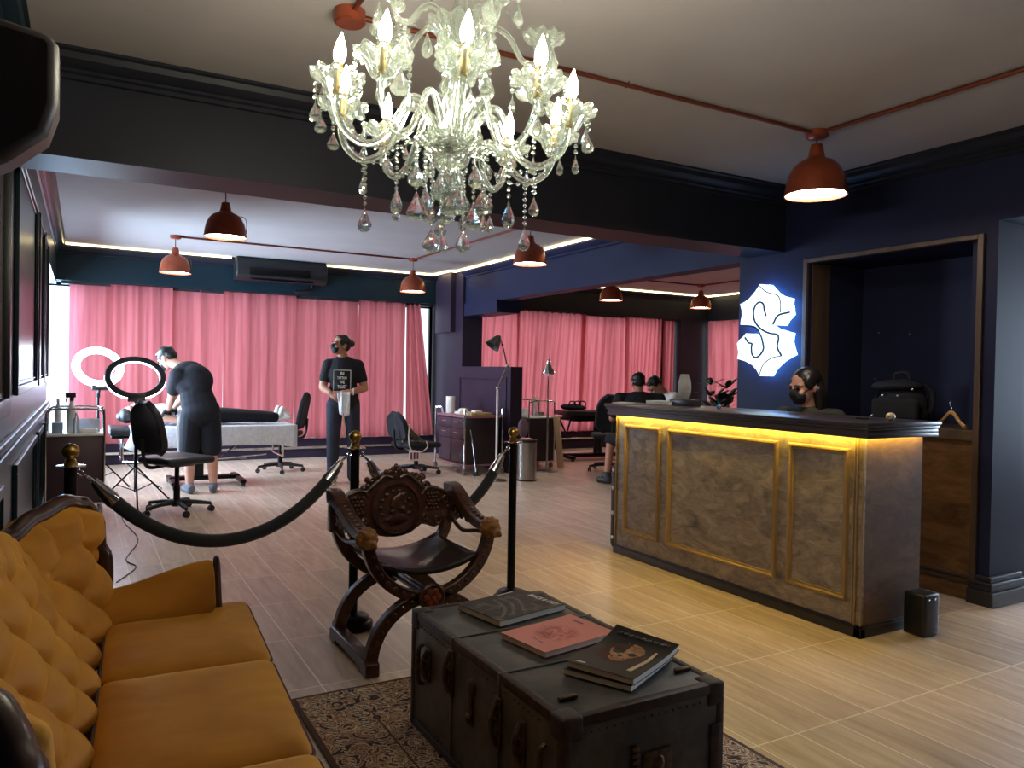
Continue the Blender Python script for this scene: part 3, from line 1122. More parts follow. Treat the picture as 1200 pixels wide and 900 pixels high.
# ------------------------------------------------------------------ trunk used as a table
def make_trunk():
    T = thing('trunk', 'worn black steamer trunk lying flat as a coffee table on the rug', 'trunk', (1.3075, 2.055, .0115))
    hx, hy, h = .2675, .495, .409
    b = MB(); b.bbox((-hx, -hy, 0), (hx, hy, h), .012, 3)
    body = b.build('body', M['trunk'], T)
    # bound edges and seams across the lid
    b = MB()
    t = .0035
    for (xa, xb) in ((-hx - t, -hx + .028), (hx - .028, hx + t)):
        b.bbox((xa, -hy - t, h - .028), (xb, hy + t, h + t), .008)
        b.bbox((xa, -hy - t, -.0), (xb, hy + t, .026), .006)
    for (ya, yb) in ((-hy - t, -hy + .028), (hy - .028, hy + t)):
        b.bbox((-hx - t, ya, h - .028), (hx + t, yb, h + t), .008)
        b.bbox((-hx - t, ya, 0), (hx + t, yb, .026), .006)
        for sx in (-1, 1):
            xa, xb = sorted((sx * (hx + t), sx * (hx - .026)))
            b.bbox((xa, ya, .0), (xb, yb, h + t), .006)
    b.build('edge_binding', M['trunk_edge'], T)
    for y in (.155, -.165):
        b = MB()
        b.bbox((-hx - .005, y - .006, .03), (hx + .005, y + .006, h + .0045), .002)
        b.build('lid_seam', M['trunk'], T)
    # brass-capped corners
    for sx in (-1, 1):
        for sy in (-1, 1):
            b = MB()
            x0, x1 = sorted((sx * (hx + .0045), sx * (hx - .06)))
            y0, y1 = sorted((sy * (hy + .0045), sy * (hy - .06)))
            b.bbox((x0, y0, h - .06), (x1, y1, h + .0045), .009, 3)
            b.build('corner_cap', M['trunk_edge'], T)
    # rivets along the binding, as one pattern
    for z in (h - .04, .04):
        b = MB()
        for i in range(34):
            y = -hy + .06 + i * (2 * hy - .12) / 33
            b.ball((-hx - .002, y, z), .0032, 6)
        b.build('rivet_row', M['trunk_metal'], T)
    b = MB()
    for i in range(18):
        x = -hx + .06 + i * (2 * hx - .12) / 17
        b.ball((x, -hy - .002, h - .042), .0032, 6)
    b.build('rivet_row', M['trunk_metal'], T)

    def latch(y, z, L=.12, big=True):
        b = MB()
        x = -hx - .004
        b.bbox((x - .006, y - .018, z - L / 2), (x + .004, y + .018, z + L / 2), .005)
        b.tube(smooth_path([(x - .004, y, z + L * .45), (x - .02, y, z + L * .2), (x - .022, y, z - L * .1), (x - .006, y, z - L * .4)], 4), .008, 8)
        b.tube(smooth_path([(x - .006, y - .012, z + .01), (x - .024, y, z + .03), (x - .006, y + .012, z + .01), (x - .018, y, z - .02)], 4, True), .0035, 6, True)
        return b.build('latch', M['trunk_metal'], T)
    for (y, z, L) in ((.34, .26, .11), (.155, .30, .15), (-.165, .27, .15), (-.30, .27, .13)):
        latch(y, z, L)
    b = MB()   # lock with its keyhole plate between the latches
    x = -hx - .004
    b.lathe([(0, -.004), (.026, -.004), (.026, .004), (.02, .008), (0, .009)], n=20, M=Matrix.Translation((x, .01, .305)) @ Matrix.Rotation(rad(-90), 4, 'Y'))
    b.bbox((x - .006, -.004, .19), (x + .004, .024, .285), .005)
    b.ball((x - .008, .01, .215), .014, 10, (.6, 1, 1.2))
    b.build('lock_plate', M['trunk_metal'], T)
    # carrying handle stubs on the left long side and hardware of the near end
    for y in (.385, -.42):
        b = MB()
        b.tube(smooth_path([(-hx - .003, y, .32), (-hx - .02, y, .30), (-hx - .02, y, .20), (-hx - .003, y, .18)], 5), .0075, 8)
        b.build('handle', M['trunk_metal'], T)
    b = MB()
    for k in range(9):
        b.bbox((-.058, -hy - .012, .15 + k * .017), (-.034, -hy - .001, .163 + k * .017), .003)
    b.build('hinge', M['trunk_metal'], T)
    b = MB()
    b.bbox((-.02, -hy - .009, .1), (.08, -hy - .001, .275), .004)
    b.ball((.03, -hy - .008, .24), .022, 12, (1, .4, 1)); b.ball((.03, -hy - .008, .18), .016, 10, (1, .4, 1.4))
    b.build('lock_plate', M['trunk_metal'], T)
    for (x, y) in ((-.19, -.395), (.215, -.385)):
        b = MB(); b.bbox((x - .028, y - .008, h + .0005), (x + .028, y + .008, h + .012), .003)
        b.build('lid_clip', M['trunk_metal'], T)
    b = MB()
    b.bbox((hx - .05, -hy - .008, .12), (hx - .01, -hy - .001, .30), .003)
    b.build('side_strap', M['trunk_edge'], T)
    return .0115 + h + .0045


ZT = make_trunk()


# ------------------------------------------------------------------ magazines on the trunk
def print_material(name, base, ink, scale, lo, hi, cx=0, cy=0, r=0, stretch=(1, 1, 1), ink2=None):
    m, nt, out = new_mat(name)
    L = nt.links.new
    p = bsdf(nt, out, Roughness=.5)
    p.inputs['Specular IOR Level'].default_value = .2
    cr, nz, mp = noise_mix(nt, (0, 0, 0, 1), (1, 1, 1, 1), scale, 7., stretch, lo, hi, rough=.6)
    nz.inputs['Distortion'].default_value = 1.4
    mx = nt.nodes.new('ShaderNodeMix'); mx.data_type = 'RGBA'
    mx.inputs[6].default_value = base; mx.inputs[7].default_value = ink
    fac = cr.outputs[0]
    if r:
        tc = nt.nodes.new('ShaderNodeTexCoord')
        mp2 = nt.nodes.new('ShaderNodeMapping'); mp2.inputs['Location'].default_value = (-cx, -cy, 0)
        L(tc.outputs['Object'], mp2.inputs[0])
        ln = nt.nodes.new('ShaderNodeVectorMath'); ln.operation = 'LENGTH'
        L(mp2.outputs[0], ln.inputs[0])
        mr = nt.nodes.new('ShaderNodeMapRange'); mr.inputs['From Min'].default_value = r * .55; mr.inputs['From Max'].default_value = r
        mr.inputs['To Min'].default_value = 1; mr.inputs['To Max'].default_value = 0
        L(ln.outputs['Value'], mr.inputs['Value'])
        ml = nt.nodes.new('ShaderNodeMath'); ml.operation = 'MULTIPLY'
        L(mr.outputs[0], ml.inputs[0]); L(fac, ml.inputs[1])
        fac = ml.outputs[0]
    L(fac, mx.inputs[0]); L(mx.outputs[2], p.inputs['Base Color'])
    return m


P_GREY = print_material('grey_photo_cover', srgb(40, 36, 34), srgb(140, 126, 100), 13., .5, .8)
P_PINK = print_material('pink_cover_with_red_drawing', srgb(250, 158, 142), srgb(200, 70, 66), 22., .42, .6, -.01, 0, .085)
P_BLACK = mk('black_glossy_cover', srgb(24, 20, 20), .4, Specular_IOR_Level=.25, c2=srgb(44, 32, 28), scale=10)
P_BONE = print_material('bone_coloured_print', srgb(214, 160, 106), srgb(120, 62, 34), 26., .4, .75)
P_BROWN = print_material('rust_brown_print', srgb(92, 44, 26), srgb(36, 20, 16), 24., .35, .7)
P_INK = mk('dark_red_ink', srgb(126, 44, 44), .4)
P_WHITE = mk('white_ink', srgb(232, 228, 220), .4)
P_GILT = mk('dull_bronze_ink', srgb(96, 74, 50), .4)


def magazine(name, label, loc, rz, L, Wd, th, cover, curl=0., group=None, layers=1):
    """a paperback lying flat: page block between two covers, the far edge may curl up"""
    T = thing(name, label, 'book', loc, rz, group)

    def lift(x, y):
        k = max(0., (x / (L / 2)))
        return curl * k * k * (.4 + .6 * (y + Wd / 2) / Wd)

    def slab(z0, z1, ins, nm, mt):
        b = MB()
        N = 14
        rows = []
        for i in range(N + 1):
            x = (-L / 2 + ins) + (L - 2 * ins) * i / N
            rows.append([b.bm.verts.new((x, y, z + lift(x, y))) for (y, z) in ((-Wd / 2 + ins, z0), (Wd / 2 - ins, z0), (Wd / 2 - ins, z1), (-Wd / 2 + ins, z1))])
        for a, c in zip(rows, rows[1:]):
            b.bridge(a, c)
        b.face(rows[0][::-1]); b.face(rows[-1])
        return b.build(nm, mt, T, ang=30)
    slab(0, .0012, 0, 'back_cover', cover)
    slab(.0012, th - .0012, .002, 'pages', M['page'])
    slab(th - .0012, th, 0, 'front_cover', cover)
    return T, lift


def decal(T, poly, z, mat, name='cover_print', lift=None):
    b = MB()
    c = V((sum(p[0] for p in poly) / len(poly), sum(p[1] for p in poly) / len(poly)))
    cv = b.bm.verts.new((c.x, c.y, z + (lift(c.x, c.y) if lift else 0)))
    vs = [b.bm.verts.new((p[0], p[1], z + (lift(*p) if lift else 0))) for p in poly]
    for i in range(len(vs)):
        b.face([cv, vs[i], vs[(i + 1) % len(vs)]])
    return b.build(name, mat, T, smooth=False)


def ell_poly(cx, cy, rx, ry, n=24, a0=0., wob=0.):
    return [(cx + rx * math.cos(a0 + 2 * PI * i / n) * (1 + wob * math.sin(5 * i)), cy + ry * math.sin(a0 + 2 * PI * i / n) * (1 + wob * math.cos(7 * i))) for i in range(n)]


def arc_band(pts, w):
    P = [V(p) for p in pts]
    l, r = [], []
    for i, p in enumerate(P):
        t = (P[min(i + 1, len(P) - 1)] - P[max(i - 1, 0)]).normalized()
        nn = V((-t.y, t.x))
        l.append(p + nn * w / 2); r.append(p - nn * w / 2)
    return l, r


T, lf = magazine('magazine', 'grey photographic magazine with white title lettering, at the far end of the trunk', (1.352, 2.378, ZT), rad(11.5), .31, .24, .021, P_GREY, .0)
for (txt, y, w) in (('BLACK & GREY', -.03, .155),):
    lettering('cover_title', txt, .034, P_WHITE, T, (.126, y, .0217), (0, 0, rad(-90)), .0002, width=w, font_shear=.15, weight=.0006)
decal(T, [(.02, .112), (.1, .116), (.1, .111), (.02, .107)], .0216, P_WHITE, 'white_print_line')
for k in range(3):
    l, r = arc_band(smooth_path([(-.12 + .05 * k, -.09), (-.05 + .05 * k, -.02 + .02 * k), (-.02 + .03 * k, .08)], 5), .012)
    b = MB()
    A = [b.bm.verts.new((p.x, p.y, .0214 + lf(p.x, p.y))) for p in l]; B = [b.bm.verts.new((p.x, p.y, .0214 + lf(p.x, p.y))) for p in r]
    for i in range(len(A) - 1):
        b.face([A[i], A[i + 1], B[i + 1], B[i]])
    b.build('cover_print', mk('khaki_print', srgb(92, 82, 62), .5, c2=srgb(64, 57, 46), scale=30), T, smooth=False)
T, lf = magazine('magazine', 'salmon pink magazine with a faint red drawing, in the middle of the trunk', (1.347, 2.06, ZT), rad(9.5), .305, .218, .017, P_PINK, .003)
b = MB()
for k in range(5):      # loose red tentacle-like strokes of the drawing
    a = k * 1.2
    pts = smooth_path([(-.02 + .018 * math.cos(a), .018 * math.sin(a), 0), (-.015 + .04 * math.cos(a + .5), .038 * math.sin(a + .5), 0), (-.01 + .055 * math.cos(a + 1.2), .052 * math.sin(a + 1.2), 0), (-.01 + .066 * math.cos(a + 1.1), .06 * math.sin(a + .9), 0)], 6)
    l, r = arc_band([(p.x, p.y) for p in pts], .006)
    A = [b.bm.verts.new((p.x, p.y, .0174 + lf(p.x, p.y))) for p in l]; B = [b.bm.verts.new((p.x, p.y, .0174 + lf(p.x, p.y))) for p in r]
    for i in range(len(A) - 1):
        b.face([A[i], A[i + 1], B[i + 1], B[i]])
b.build('cover_drawing', mk('faded_red_ink', srgb(196, 84, 78), .4), T, smooth=False)
for (x, y, w, h) in ((.118, .035, .05, .010), (-.105, -.035, .03, .004), (-.10, .0, .02, .004)):
    decal(T, [(x - h / 2, y - w / 2), (x + h / 2, y - w / 2), (x + h / 2, y + w / 2), (x - h / 2, y + w / 2)], .0176, P_INK, 'cover_print', lf)
T, lf = magazine('magazine', 'black magazine lying under the skull magazine on the trunk', (1.372, 1.772, ZT), rad(27), .29, .212, .018, P_BLACK, .004)
T, lf = magazine('magazine', 'black magazine with a skull on its cover, topmost of the stack on the trunk', (1.386, 1.766, ZT + .019), rad(24.5), .295, .212, .018, P_BLACK, .028)
zc = .0182
SK = 1.22
decal(T, ell_poly(.0, .012, .08, .066, 24, 0, .03), zc, P_BROWN, lift=lf)
decal(T, [(SK * a, SK * c) for a, c in [(.050, .034), (.060, .018), (.063, .0), (.058, -.018), (.046, -.032), (.028, -.040), (.010, -.038), (-.004, -.030), (-.014, -.026), (-.020, -.018), (-.040, -.016), (-.050, -.006), (-.051, .012), (-.040, .024), (-.020, .026), (-.013, .034), (-.002, .038), (.012, .044), (.030, .043)]], zc + .0003, P_BONE, 'skull_print', lf)
for (x, y, rx, ry) in ((.006, .022, .0135, .0155), (.004, -.018, .0135, .0145), (-.016, .004, .010, .0065), (-.030, -.012, .006, .004), (-.031, .018, .006, .004)):
    decal(T, ell_poly(SK * x, SK * y, SK * rx * .8, SK * ry * .8, 14), zc + .0006, P_BLACK, 'skull_print', lf)
for k in range(6):
    decal(T, [(-.040, -.012 + k * .006), (-.054, -.012 + k * .006), (-.054, -.0105 + k * .006), (-.040, -.0105 + k * .006)], zc + .0006, P_BROWN, 'skull_print', lf)
for (x, y, w, h) in ((-.13, .07, .03, .008),):
    decal(T, [(x - h / 2, y - w / 2), (x + h / 2, y - w / 2), (x + h / 2, y + w / 2), (x - h / 2, y + w / 2)], zc + .0003, P_WHITE, 'white_print_line', lf)
l = [(-.10, -.095), (.02, -.09), (.10, -.075)]
decal(T, [(-.105, -.06), (-.01, -.072), (.06, -.07), (.06, -.078), (-.01, -.084), (-.105, -.075)], zc + .0003, mk('bright_print_streak', srgb(226, 196, 150), .3), 'cover_print', lf)
b = MB()
for k in range(9):       # ornate bronze lettering strip, only its strokes can be made out
    y = .085 - k * .02
    b.tube([V((.118 + .012 * math.sin(2.2 * t + k), y - .016 * t / 6, zc + .0006 + lf(.118, y))) for t in range(7)], .0012, 5)
b.build('cover_ornament', P_GILT, T)
# ------------------------------------------------------------------ carved X-frame armchair
def arc_pts(cx, cz, r, a0, a1, n=24):
    return [(cx + r * math.cos(rad(a0 + (a1 - a0) * i / n)), cz + r * math.sin(rad(a0 + (a1 - a0) * i / n))) for i in range(n + 1)]


def make_xchair():
    T = thing('carved_armchair', 'carved dark mahogany armchair with crossed curved legs and lion-head arms, beside the trunk', 'chair', (1.325, 3.285, 0))
    X = (1, 0, 0); Z = (0, 0, 1); Y = (0, 1, 0)
    for y in (-.225, .225):
        # lower arch from foot to foot, upper cradle from arm to arm: both meet at the boss
        b = MB()
        ol = arc_pts(0, .035, .292, 180, 0) + arc_pts(0, .035, .238, 0, 180)
        b.prism(ol, -.024, .024, o=(0, y, 0), u=X, v=Z, w=Y)
        b.build('leg_arch', M['carved'], T, ang=30, bevel=.006)
        b = MB()
        ol = arc_pts(0, .585, .312, 180, 360) + arc_pts(0, .585, .262, 360, 180)
        b.prism(ol, -.024, .024, o=(0, y, 0), u=X, v=Z, w=Y)
        cr = b.build('arm_cradle', M['carved'], T, ang=30, bevel=.006)
        if y < 0:
            b = MB()     # row of carved scallops along the front face
            for k in range(19):
                a = rad(190 + k * 160 / 18)
                b.ball((.287 * math.cos(a), y - .024, .585 + .287 * math.sin(a)), .012, 8, (1, .5, 1))
            for k in range(15):
                a = rad(22 + k * 136 / 14)
                b.ball((.265 * math.cos(a), y - .024, .035 + .265 * math.sin(a)), .011, 8, (1, .5, 1))
            b.build('carved_scallops', M['carved'], cr)
    for sx in (-1, 1):
        b = MB()      # runner foot with a cut-out below
        ol = [(-.27, 0.001), (-.2, .001), (-.17, .022), (.17, .022), (.2, .001), (.27, .001), (.27, .055), (.235, .07), (-.235, .07), (-.27, .055)]
        b.prism(ol, -.03, .03, o=(sx * .268, 0, 0), u=Y, v=Z, w=X)
        b.build('foot_runner', M['carved'], T, bevel=.005, ang=30)
    for y in (-.225, .225):
        s = -1 if y < 0 else 1
        b = MB()
        Mx = Matrix.Translation((0, y + s * .022, .30)) @ Matrix.Rotation(rad(90) * (1 if s < 0 else -1), 4, 'X')
        b.lathe([(0, 0), (.062, 0), (.062, .012), (.052, .02), (.046, .014), (0, .014)], n=28, M=Mx)
        boss = b.build('boss', M['carved'], T)
        b = MB()
        for k in range(6):
            a = k * PI / 3
            b.ball((.026 * math.cos(a), y + s * .036, .30 + .026 * math.sin(a)), .017, 10, (1, .5, 1))
        b.ball((0, y + s * .04, .30), .011, 10, (1, .6, 1))
        b.build('rosette', M['carved_red'], boss)
    # connecting rods between the two X frames
    b = MB(); b.cyl((0, -.22, .30), (0, .22, .30), .022)
    b.build('stretcher', M['carved'], T)
    # slung seat
    b = MB()
    b.grid(lambda u, v: V(((u - .5) * .46, (v - .5) * .47, .405 + .055 * (2 * u - 1) ** 2 - .008 * math.sin(v * PI))), 18, 10)
    b.build('seat', M['seat_leather'], T, solid=.02, ang=60)
    # arms: boards sweeping down from the back to the lion heads
    for sx in (-1, 1):
        b = MB()
        path = bez((sx * .300, .245, .685), (sx * .305, .12, .72), (sx * .285, .03, .565), (sx * .285, -.25, .578), 16)
        rows = []
        for i, p in enumerate(path):
            t = (path[min(i + 1, 16)] - path[max(i - 1, 0)]).normalized()
            up = V((sx, 0, 0)).cross(t) * sx
            wd, hh = .031, .020 + .014 * (1 - i / 16)
            side = V((1, 0, 0))
            rows.append([b.bm.verts.new(p + side * a * wd + up * c * hh) for a, c in ((-1, -1), (1, -1), (1, 1), (-1, 1))])
        for a, c in zip(rows, rows[1:]):
            b.bridge(a, c)
        b.face(rows[0][::-1]); b.face(rows[-1])
        arm = b.build('armrest', M['carved'], T, ang=50, bevel=.006)
        b = MB()
        for i in range(2, 15):
            b.ball(path[i] + V((0, 0, .026)), .012, 8, (1.2, .8, .5))
        b.build('carved_scallops', M['carved'], arm)
        b = MB()      # pierced scrollwork panel below the back half of the arm
        b.bbox((sx * .30 - .022, .19, .52), (sx * .30 + .022, .25, .70), .006)
        for k in range(4):
            c = V((sx * .302, .16 - k * .065, .585 - .005 * k))
            b.tube([c + V((0, math.cos(a) * .026 * (1 - a / 12), math.sin(a) * .03 * (1 - a / 12))) for a in [j * .5 for j in range(16)]], .008, 6)
        b.tube(smooth_path([(sx * .30, .20, .54), (sx * .29, .06, .51), (sx * .285, -.1, .535), (sx * .285, -.22, .55)], 5), .010, 8)
        b.build('arm_scrollwork', M['carved'], arm)
        # lion head: skull, muzzle, brow, mane
        c = V((sx * .29, -.255, .572))
        pr = [('ell', c, (.034, .036, .036)), ('ell', c + V((0, -.034, -.012)), (.025, .024, .020)), ('ell', c + V((0, -.048, -.004)), (.012, .01, .008)),
              ('ell', c + V((0, -.024, .018)), (.026, .016, .012)), ('ell', c + V((.012, -.045, -.02)), (.011, .012, .01)), ('ell', c + V((-.012, -.045, -.02)), (.011, .012, .01))]
        for k in range(12):
            a = k * PI / 6
            pr.append(('ell', c + V((.034 * math.cos(a), .010 + .006 * (k % 2), .036 * math.sin(a))), (.011, .02, .011)))
            pr.append(('ell', c + V((.040 * math.cos(a + .26), .028, .042 * math.sin(a + .26))), (.011, .018, .011)))
        pr += [('ell', c + V((.024, .0, .034)), (.009, .007, .010)), ('ell', c + V((-.024, .0, .034)), (.009, .007, .010))]
        blob('lion_head', pr, M['carved_gilt'], arm, .0045, 1)
    # back panel with crest
    dz = -.03
    half = [(0, .815), (.04, .822), (.075, .812), (.105, .795), (.13, .775), (.16, .75), (.19, .742), (.225, .735), (.255, .712), (.285, .70), (.30, .69), (.30, .60), (.285, .575), (.26, .57),
            (.245, .545), (.21, .53), (.18, .54), (.16, .56), (.135, .548), (.115, .535), (.08, .512), (.04, .503), (0, .50)]
    half = [(x, z + dz) for x, z in half]
    ol = half + [(-x, z) for x, z in half[::-1][1:-1]]
    b = MB()
    b.prism(ol, .205, .24, o=(0, 0, 0), u=X, v=Z, w=Y)
    bp = b.build('back_panel', M['carved'], T, ang=30, bevel=.008)
    Mx = Matrix.Translation((0, .206, .648 + dz)) @ Matrix.Rotation(rad(90), 4, 'X')
    b = MB()
    b.lathe([(0, 0), (.128, 0), (.130, .012), (.122, .024), (.112, .024), (.106, .012), (.09, .006), (0, .008)], n=44, M=Mx)
    md = b.build('medallion', M['carved'], bp)
    rnd = random.Random(5)
    pr = []       # shallow relief: a bust-like head with wreath
    def rel(x, z, rx, rz, d=.010):
        pr.append(('ell', V((x, .197, .648 + dz + z)), (rx, d, rz)))
    rel(0, .02, .032, .04, .016); rel(-.022, .008, .012, .012, .014); rel(-.012, -.022, .022, .014, .013); rel(.006, -.055, .05, .026, .012); rel(.02, .045, .034, .022, .014)
    for k in range(14):
        a = rad(k * 360 / 14)
        rel(.078 * math.cos(a), .078 * math.sin(a), .014, .012, .008)
    for k in range(8):
        rel(.03 + .012 * math.cos(k), .02 + .04 * math.sin(k * .8), .012, .01, .013)
    blob('relief', pr, M['carved'], md, .005, 1)
    b = MB()      # grapes, scrolls and the leafy crest
    for sx in (-1, 1):
        for r in range(5):
            for c in range(4 - (r % 2)):
                b.ball((sx * (.165 + c * .019 + (r % 2) * .0095), .203, .70 - r * .018), .0105, 8)
        for (x, z, r0) in ((.155, .742, .022), (.21, .715, .018), (.262, .665, .024), (.225, .565, .026), (.155, .585, .018), (.285, .625, .014), (.115, .775, .022)):
            b.tube([V((sx * (x + math.cos(a) * r0 * (1 - a / 11)), .203, z + math.sin(a) * r0 * (1 - a / 11))) for a in [j * .55 for j in range(15)]], .007, 6)
        for k in range(7):
            b.ball((sx * (.03 + k * .019), .21, .815 - .006 * k + .010 * math.sin(k * 2.2)), .014, 8, (1, 1.1, 1))
        b.tube(smooth_path([(sx * .135, .203, .70), (sx * .17, .20, .735), (sx * .235, .20, .72), (sx * .275, .203, .69)], 5), .008, 6)
        b.tube(smooth_path([(sx * .02, .203, .79), (sx * .06, .198, .80), (sx * .10, .20, .77), (sx * .14, .203, .735)], 5), .009, 6)
    for k in range(5):
        b.ball(((k - 2) * .016, .206, .815 + .012 * (2 - abs(k - 2))), .013, 8, (1, 1, 1.5))
    bmesh.ops.translate(b.bm, verts=list(b.bm.verts), vec=(0, 0, dz))
    b.build('carved_ornament', M['carved'], bp)


make_xchair()


# ------------------------------------------------------------------ stanchions and velvet ropes
def make_stanchion(label, loc):
    T = thing('rope_stanchion', label, 'stanchion', loc, 0, 'rope barrier posts')
    b = MB()
    b.lathe([(0, 0), (.098, 0), (.1, .006), (.1, .03), (.094, .036), (.082, .04), (.08, .055), (.07, .064), (.045, .072), (.024, .08), (0, .08)], n=40)
    b.build('base', M['black_metal'], T)
    b = MB(); b.cyl((0, 0, .05), (0, 0, .892), .0225, n=24)
    b.build('pole', M['black_metal'], T)
    b = MB()
    b.lathe([(0, .888), (.052, .888), (.052, .893), (.03, .896), (0, .896)], n=32)
    b.build('rope_collar', M['chrome'], T)
    b = MB()
    b.lathe([(0, .896), (.024, .896), (.024, .903), (.017, .908), (.021, .913), (.013, .919), (.0165, .923), (.02, .926)] +
            [(.0305 * math.sin(a), .9475 - .0305 * math.cos(a)) for a in [rad(40 + k * 10) for k in range(14)]] + [(0, .978)], n=28)
    b.build('finial', M['brass'], T)
    return T


make_stanchion('black rope post with brass ball, behind the far end of the ochre sofa', (-.04, 3.36, 0))
make_stanchion('black rope post with brass ball, directly behind the carved armchair', (1.175, 3.664, 0))
make_stanchion('black rope post with brass ball, standing alone between carved armchair and reception counter', (2.09, 3.692, 0))


def make_rope(label, a, b_, sag):
    T = thing('barrier_rope', label, 'rope', (0, 0, 0), 0, 'velvet barrier ropes')
    a, b_ = V(a), V(b_)
    d = (b_ - a)
    d.z = 0
    L = d.length
    d.normalize()
    A, B = a + d * .05, b_ - d * .05
    n = 40
    k = 1.5

    def pt(t):
        s = (t - .5) * 2
        z = a.z - .02 - sag * (1 - (math.cosh(k * s) - 1) / (math.cosh(k) - 1))
        return V((A.x + (B.x - A.x) * t, A.y + (B.y - A.y) * t, z))
    P = [pt(i / n) for i in range(n + 1)]
    bm = MB(); bm.tube(P[3:-3], .0285, 14)
    bm.build('velvet_rope', M['rope'], T)
    for (q, e) in ((P[:4], a), (P[-4:][::-1], b_)):
        bm = MB(); bm.tube([q[1], q[2], q[3], q[3] + (q[3] - q[2]) * .6], [.016, .024, .0305, .0305], 14)
        cp = bm.build('end_cap', M['chrome'], T)
        m = (q[0] + q[1]) / 2
        bm = MB()
        dr = (q[1] - e).normalized()
        nn = dr.cross(V((0, 0, 1))).normalized()
        L2 = (q[1] - e).length
        for j in range(2):
            c = e + dr * (.042 + j * .022)
            w = nn if j % 2 else dr.cross(nn)
            bm.tube([c + dr * .015 * math.cos(t) + w * .009 * math.sin(t) for t in [i * PI / 6 for i in range(12)]], .0032, 6, True)
        bm.tube([e + dr * .07, q[1]], .006, 8)
        bm.build('hook', M['chrome'], cp)
    return T


make_rope('black velvet rope sagging between the sofa end and the carved armchair', (-.04, 3.36, .888), (1.175, 3.664, .888), .345)
make_rope('black velvet rope passing behind the carved armchair to the lone post', (1.175, 3.664, .888), (2.09, 3.692, .888), .37)
# ------------------------------------------------------------------ reception counter
def make_counter():
    T = thing('reception_counter', 'stained plywood reception counter with glowing amber underside below its dark top', 'counter', (3.343, 3.40, 0))
    y0, y1 = -.99, 1.0       # near end, far end
    b = MB()
    b.box((0.0, y0, .05), (.02, y1, 1.004)); b.box((.02, y1 - .02, .05), (.47, y1, 1.004))
    b.build('body', M['plywood'], T, smooth=False)
    b = MB(); b.box((.0205, y0, .05), (.47, y0 + .02, 1.004))
    b.build('end_panel', M['plywood_red'], T, smooth=False)
    b = MB()
    b.bbox((-.012, y0 - .012, 0), (.475, y0 + .03, .05), .004); b.bbox((-.012, y0 - .012, 0), (.03, y1 + .005, .05), .004)
    b.bbox((-.006, y0 - .006, .05), (.02, y1 + .003, .062), .003); b.bbox((-.006, y0 - .006, .05), (.47, y0 + .02, .062), .003)
    b.build('plinth', M['baseboard'], T, smooth=True)
    # two-step top with a mitred overhang
    b = MB()
    for (t, za, zb, bv) in ((.052, 1.006, 1.03, .006), (.062, 1.03, 1.046, .005), (.07, 1.046, 1.067, .006)):
        b.bbox((-t, y0 - t, za), (.52, y1 + t, zb), bv)
    b.bbox((-.052, y0 - .052, .989), (-.044, y1 + .052, 1.008), .002); b.bbox((-.050, y0 - .052, .989), (.52, y0 - .044, 1.008), .002)
    b.build('countertop', M['counter_top'], T)
    # raised picture-frame mouldings
    for (ya, yb) in ((3.922, 4.30), (2.935, 3.845), (2.485, 2.865)):
        b = MB()
        a, c = ya - 3.40, yb - 3.40
        za, zb = .165, .93
        prof = [(0, 0), (.006, .016), (.016, .018), (.024, .008), (.03, .010), (.034, 0)]
        # swept with mitred corners
        cor = [(a, za), (c, za), (c, zb), (a, zb)]
        ins = [(1, 1), (-1, 1), (-1, -1), (1, -1)]
        rows = [[b.bm.verts.new((-h, cy + sy * w, cz + sz * w)) for (w, h) in prof] for (cy, cz), (sy, sz) in zip(cor, ins)]
        for i in range(4):
            r0, r1 = rows[i], rows[(i + 1) % 4]
            for k in range(len(prof) - 1):
                b.face([r0[k], r1[k], r1[k + 1], r0[k + 1]])
        b.build('panel_moulding', M['gold_paint'], T, smooth=False)
    for (x, y, r) in ((-.006, y0 + .03, .006), (-.006, y0 + .046, .004), (-.004, y0 - .002, .005), (-.006, y1 - .008, .007)):
        b = MB()
        b.cyl((x, y, .062), (x, y, 1.0), r, n=10)
        b.build('corner_bead', M['gold_paint'], T)
    b = MB()
    b.box((-.034, y0 - .022, .9985), (-.024, y1 - .005, 1.0055)); b.box((-.024, y0 - .034, .9985), (.44, y0 - .024, 1.0055))
    b.build('led_strip', E_GOLD, T, smooth=False)
    b = MB()      # work surface behind, seen only from the other side
    b.bbox((.02, y0 + .02, .72), (.47, y1 - .02, .745), .004)
    b.build('desk_shelf', M['dark_laminate'], T)


make_counter()
b = MB()
b.bbox((-.0625, -.058, .001), (.0625, .058, .213), .014, 4)
T = thing('small_box', 'small black box with rounded edges on the floor against the counter end', 'box', (3.69, 2.318, 0), 0)
b.build('housing', M['black_plastic'], T)
b = MB()
for x in (-.03, .02):
    b.ball((x, -.058, .186), .009, 10, (1.3, .3, .5))
b.build('badge', M['steel'], T)

# hard case with studs standing against the far end of the counter
T = thing('flight_case', 'black hard case with pale studs leaning upright behind the counter far end', 'case', (3.60, 4.475, 0))
b = MB(); b.bbox((-.225, -.055, .0), (.225, .055, .63), .05, 4)
b.build('shell', M['black_plastic'], T)
b = MB()
for z in (.09, .27, .45, .58):
    b.ball((-.226, 0, z), .014, 10, (.5, 1, 1))
b.build('studs', M['white_plastic'], T)
b = MB(); b.tube(smooth_path([(-.06, 0, .628), (-.05, 0, .65), (.05, 0, .65), (.06, 0, .628)], 4), .008, 8)
b.build('handle', M['black_plastic'], T)

ZC = 1.068
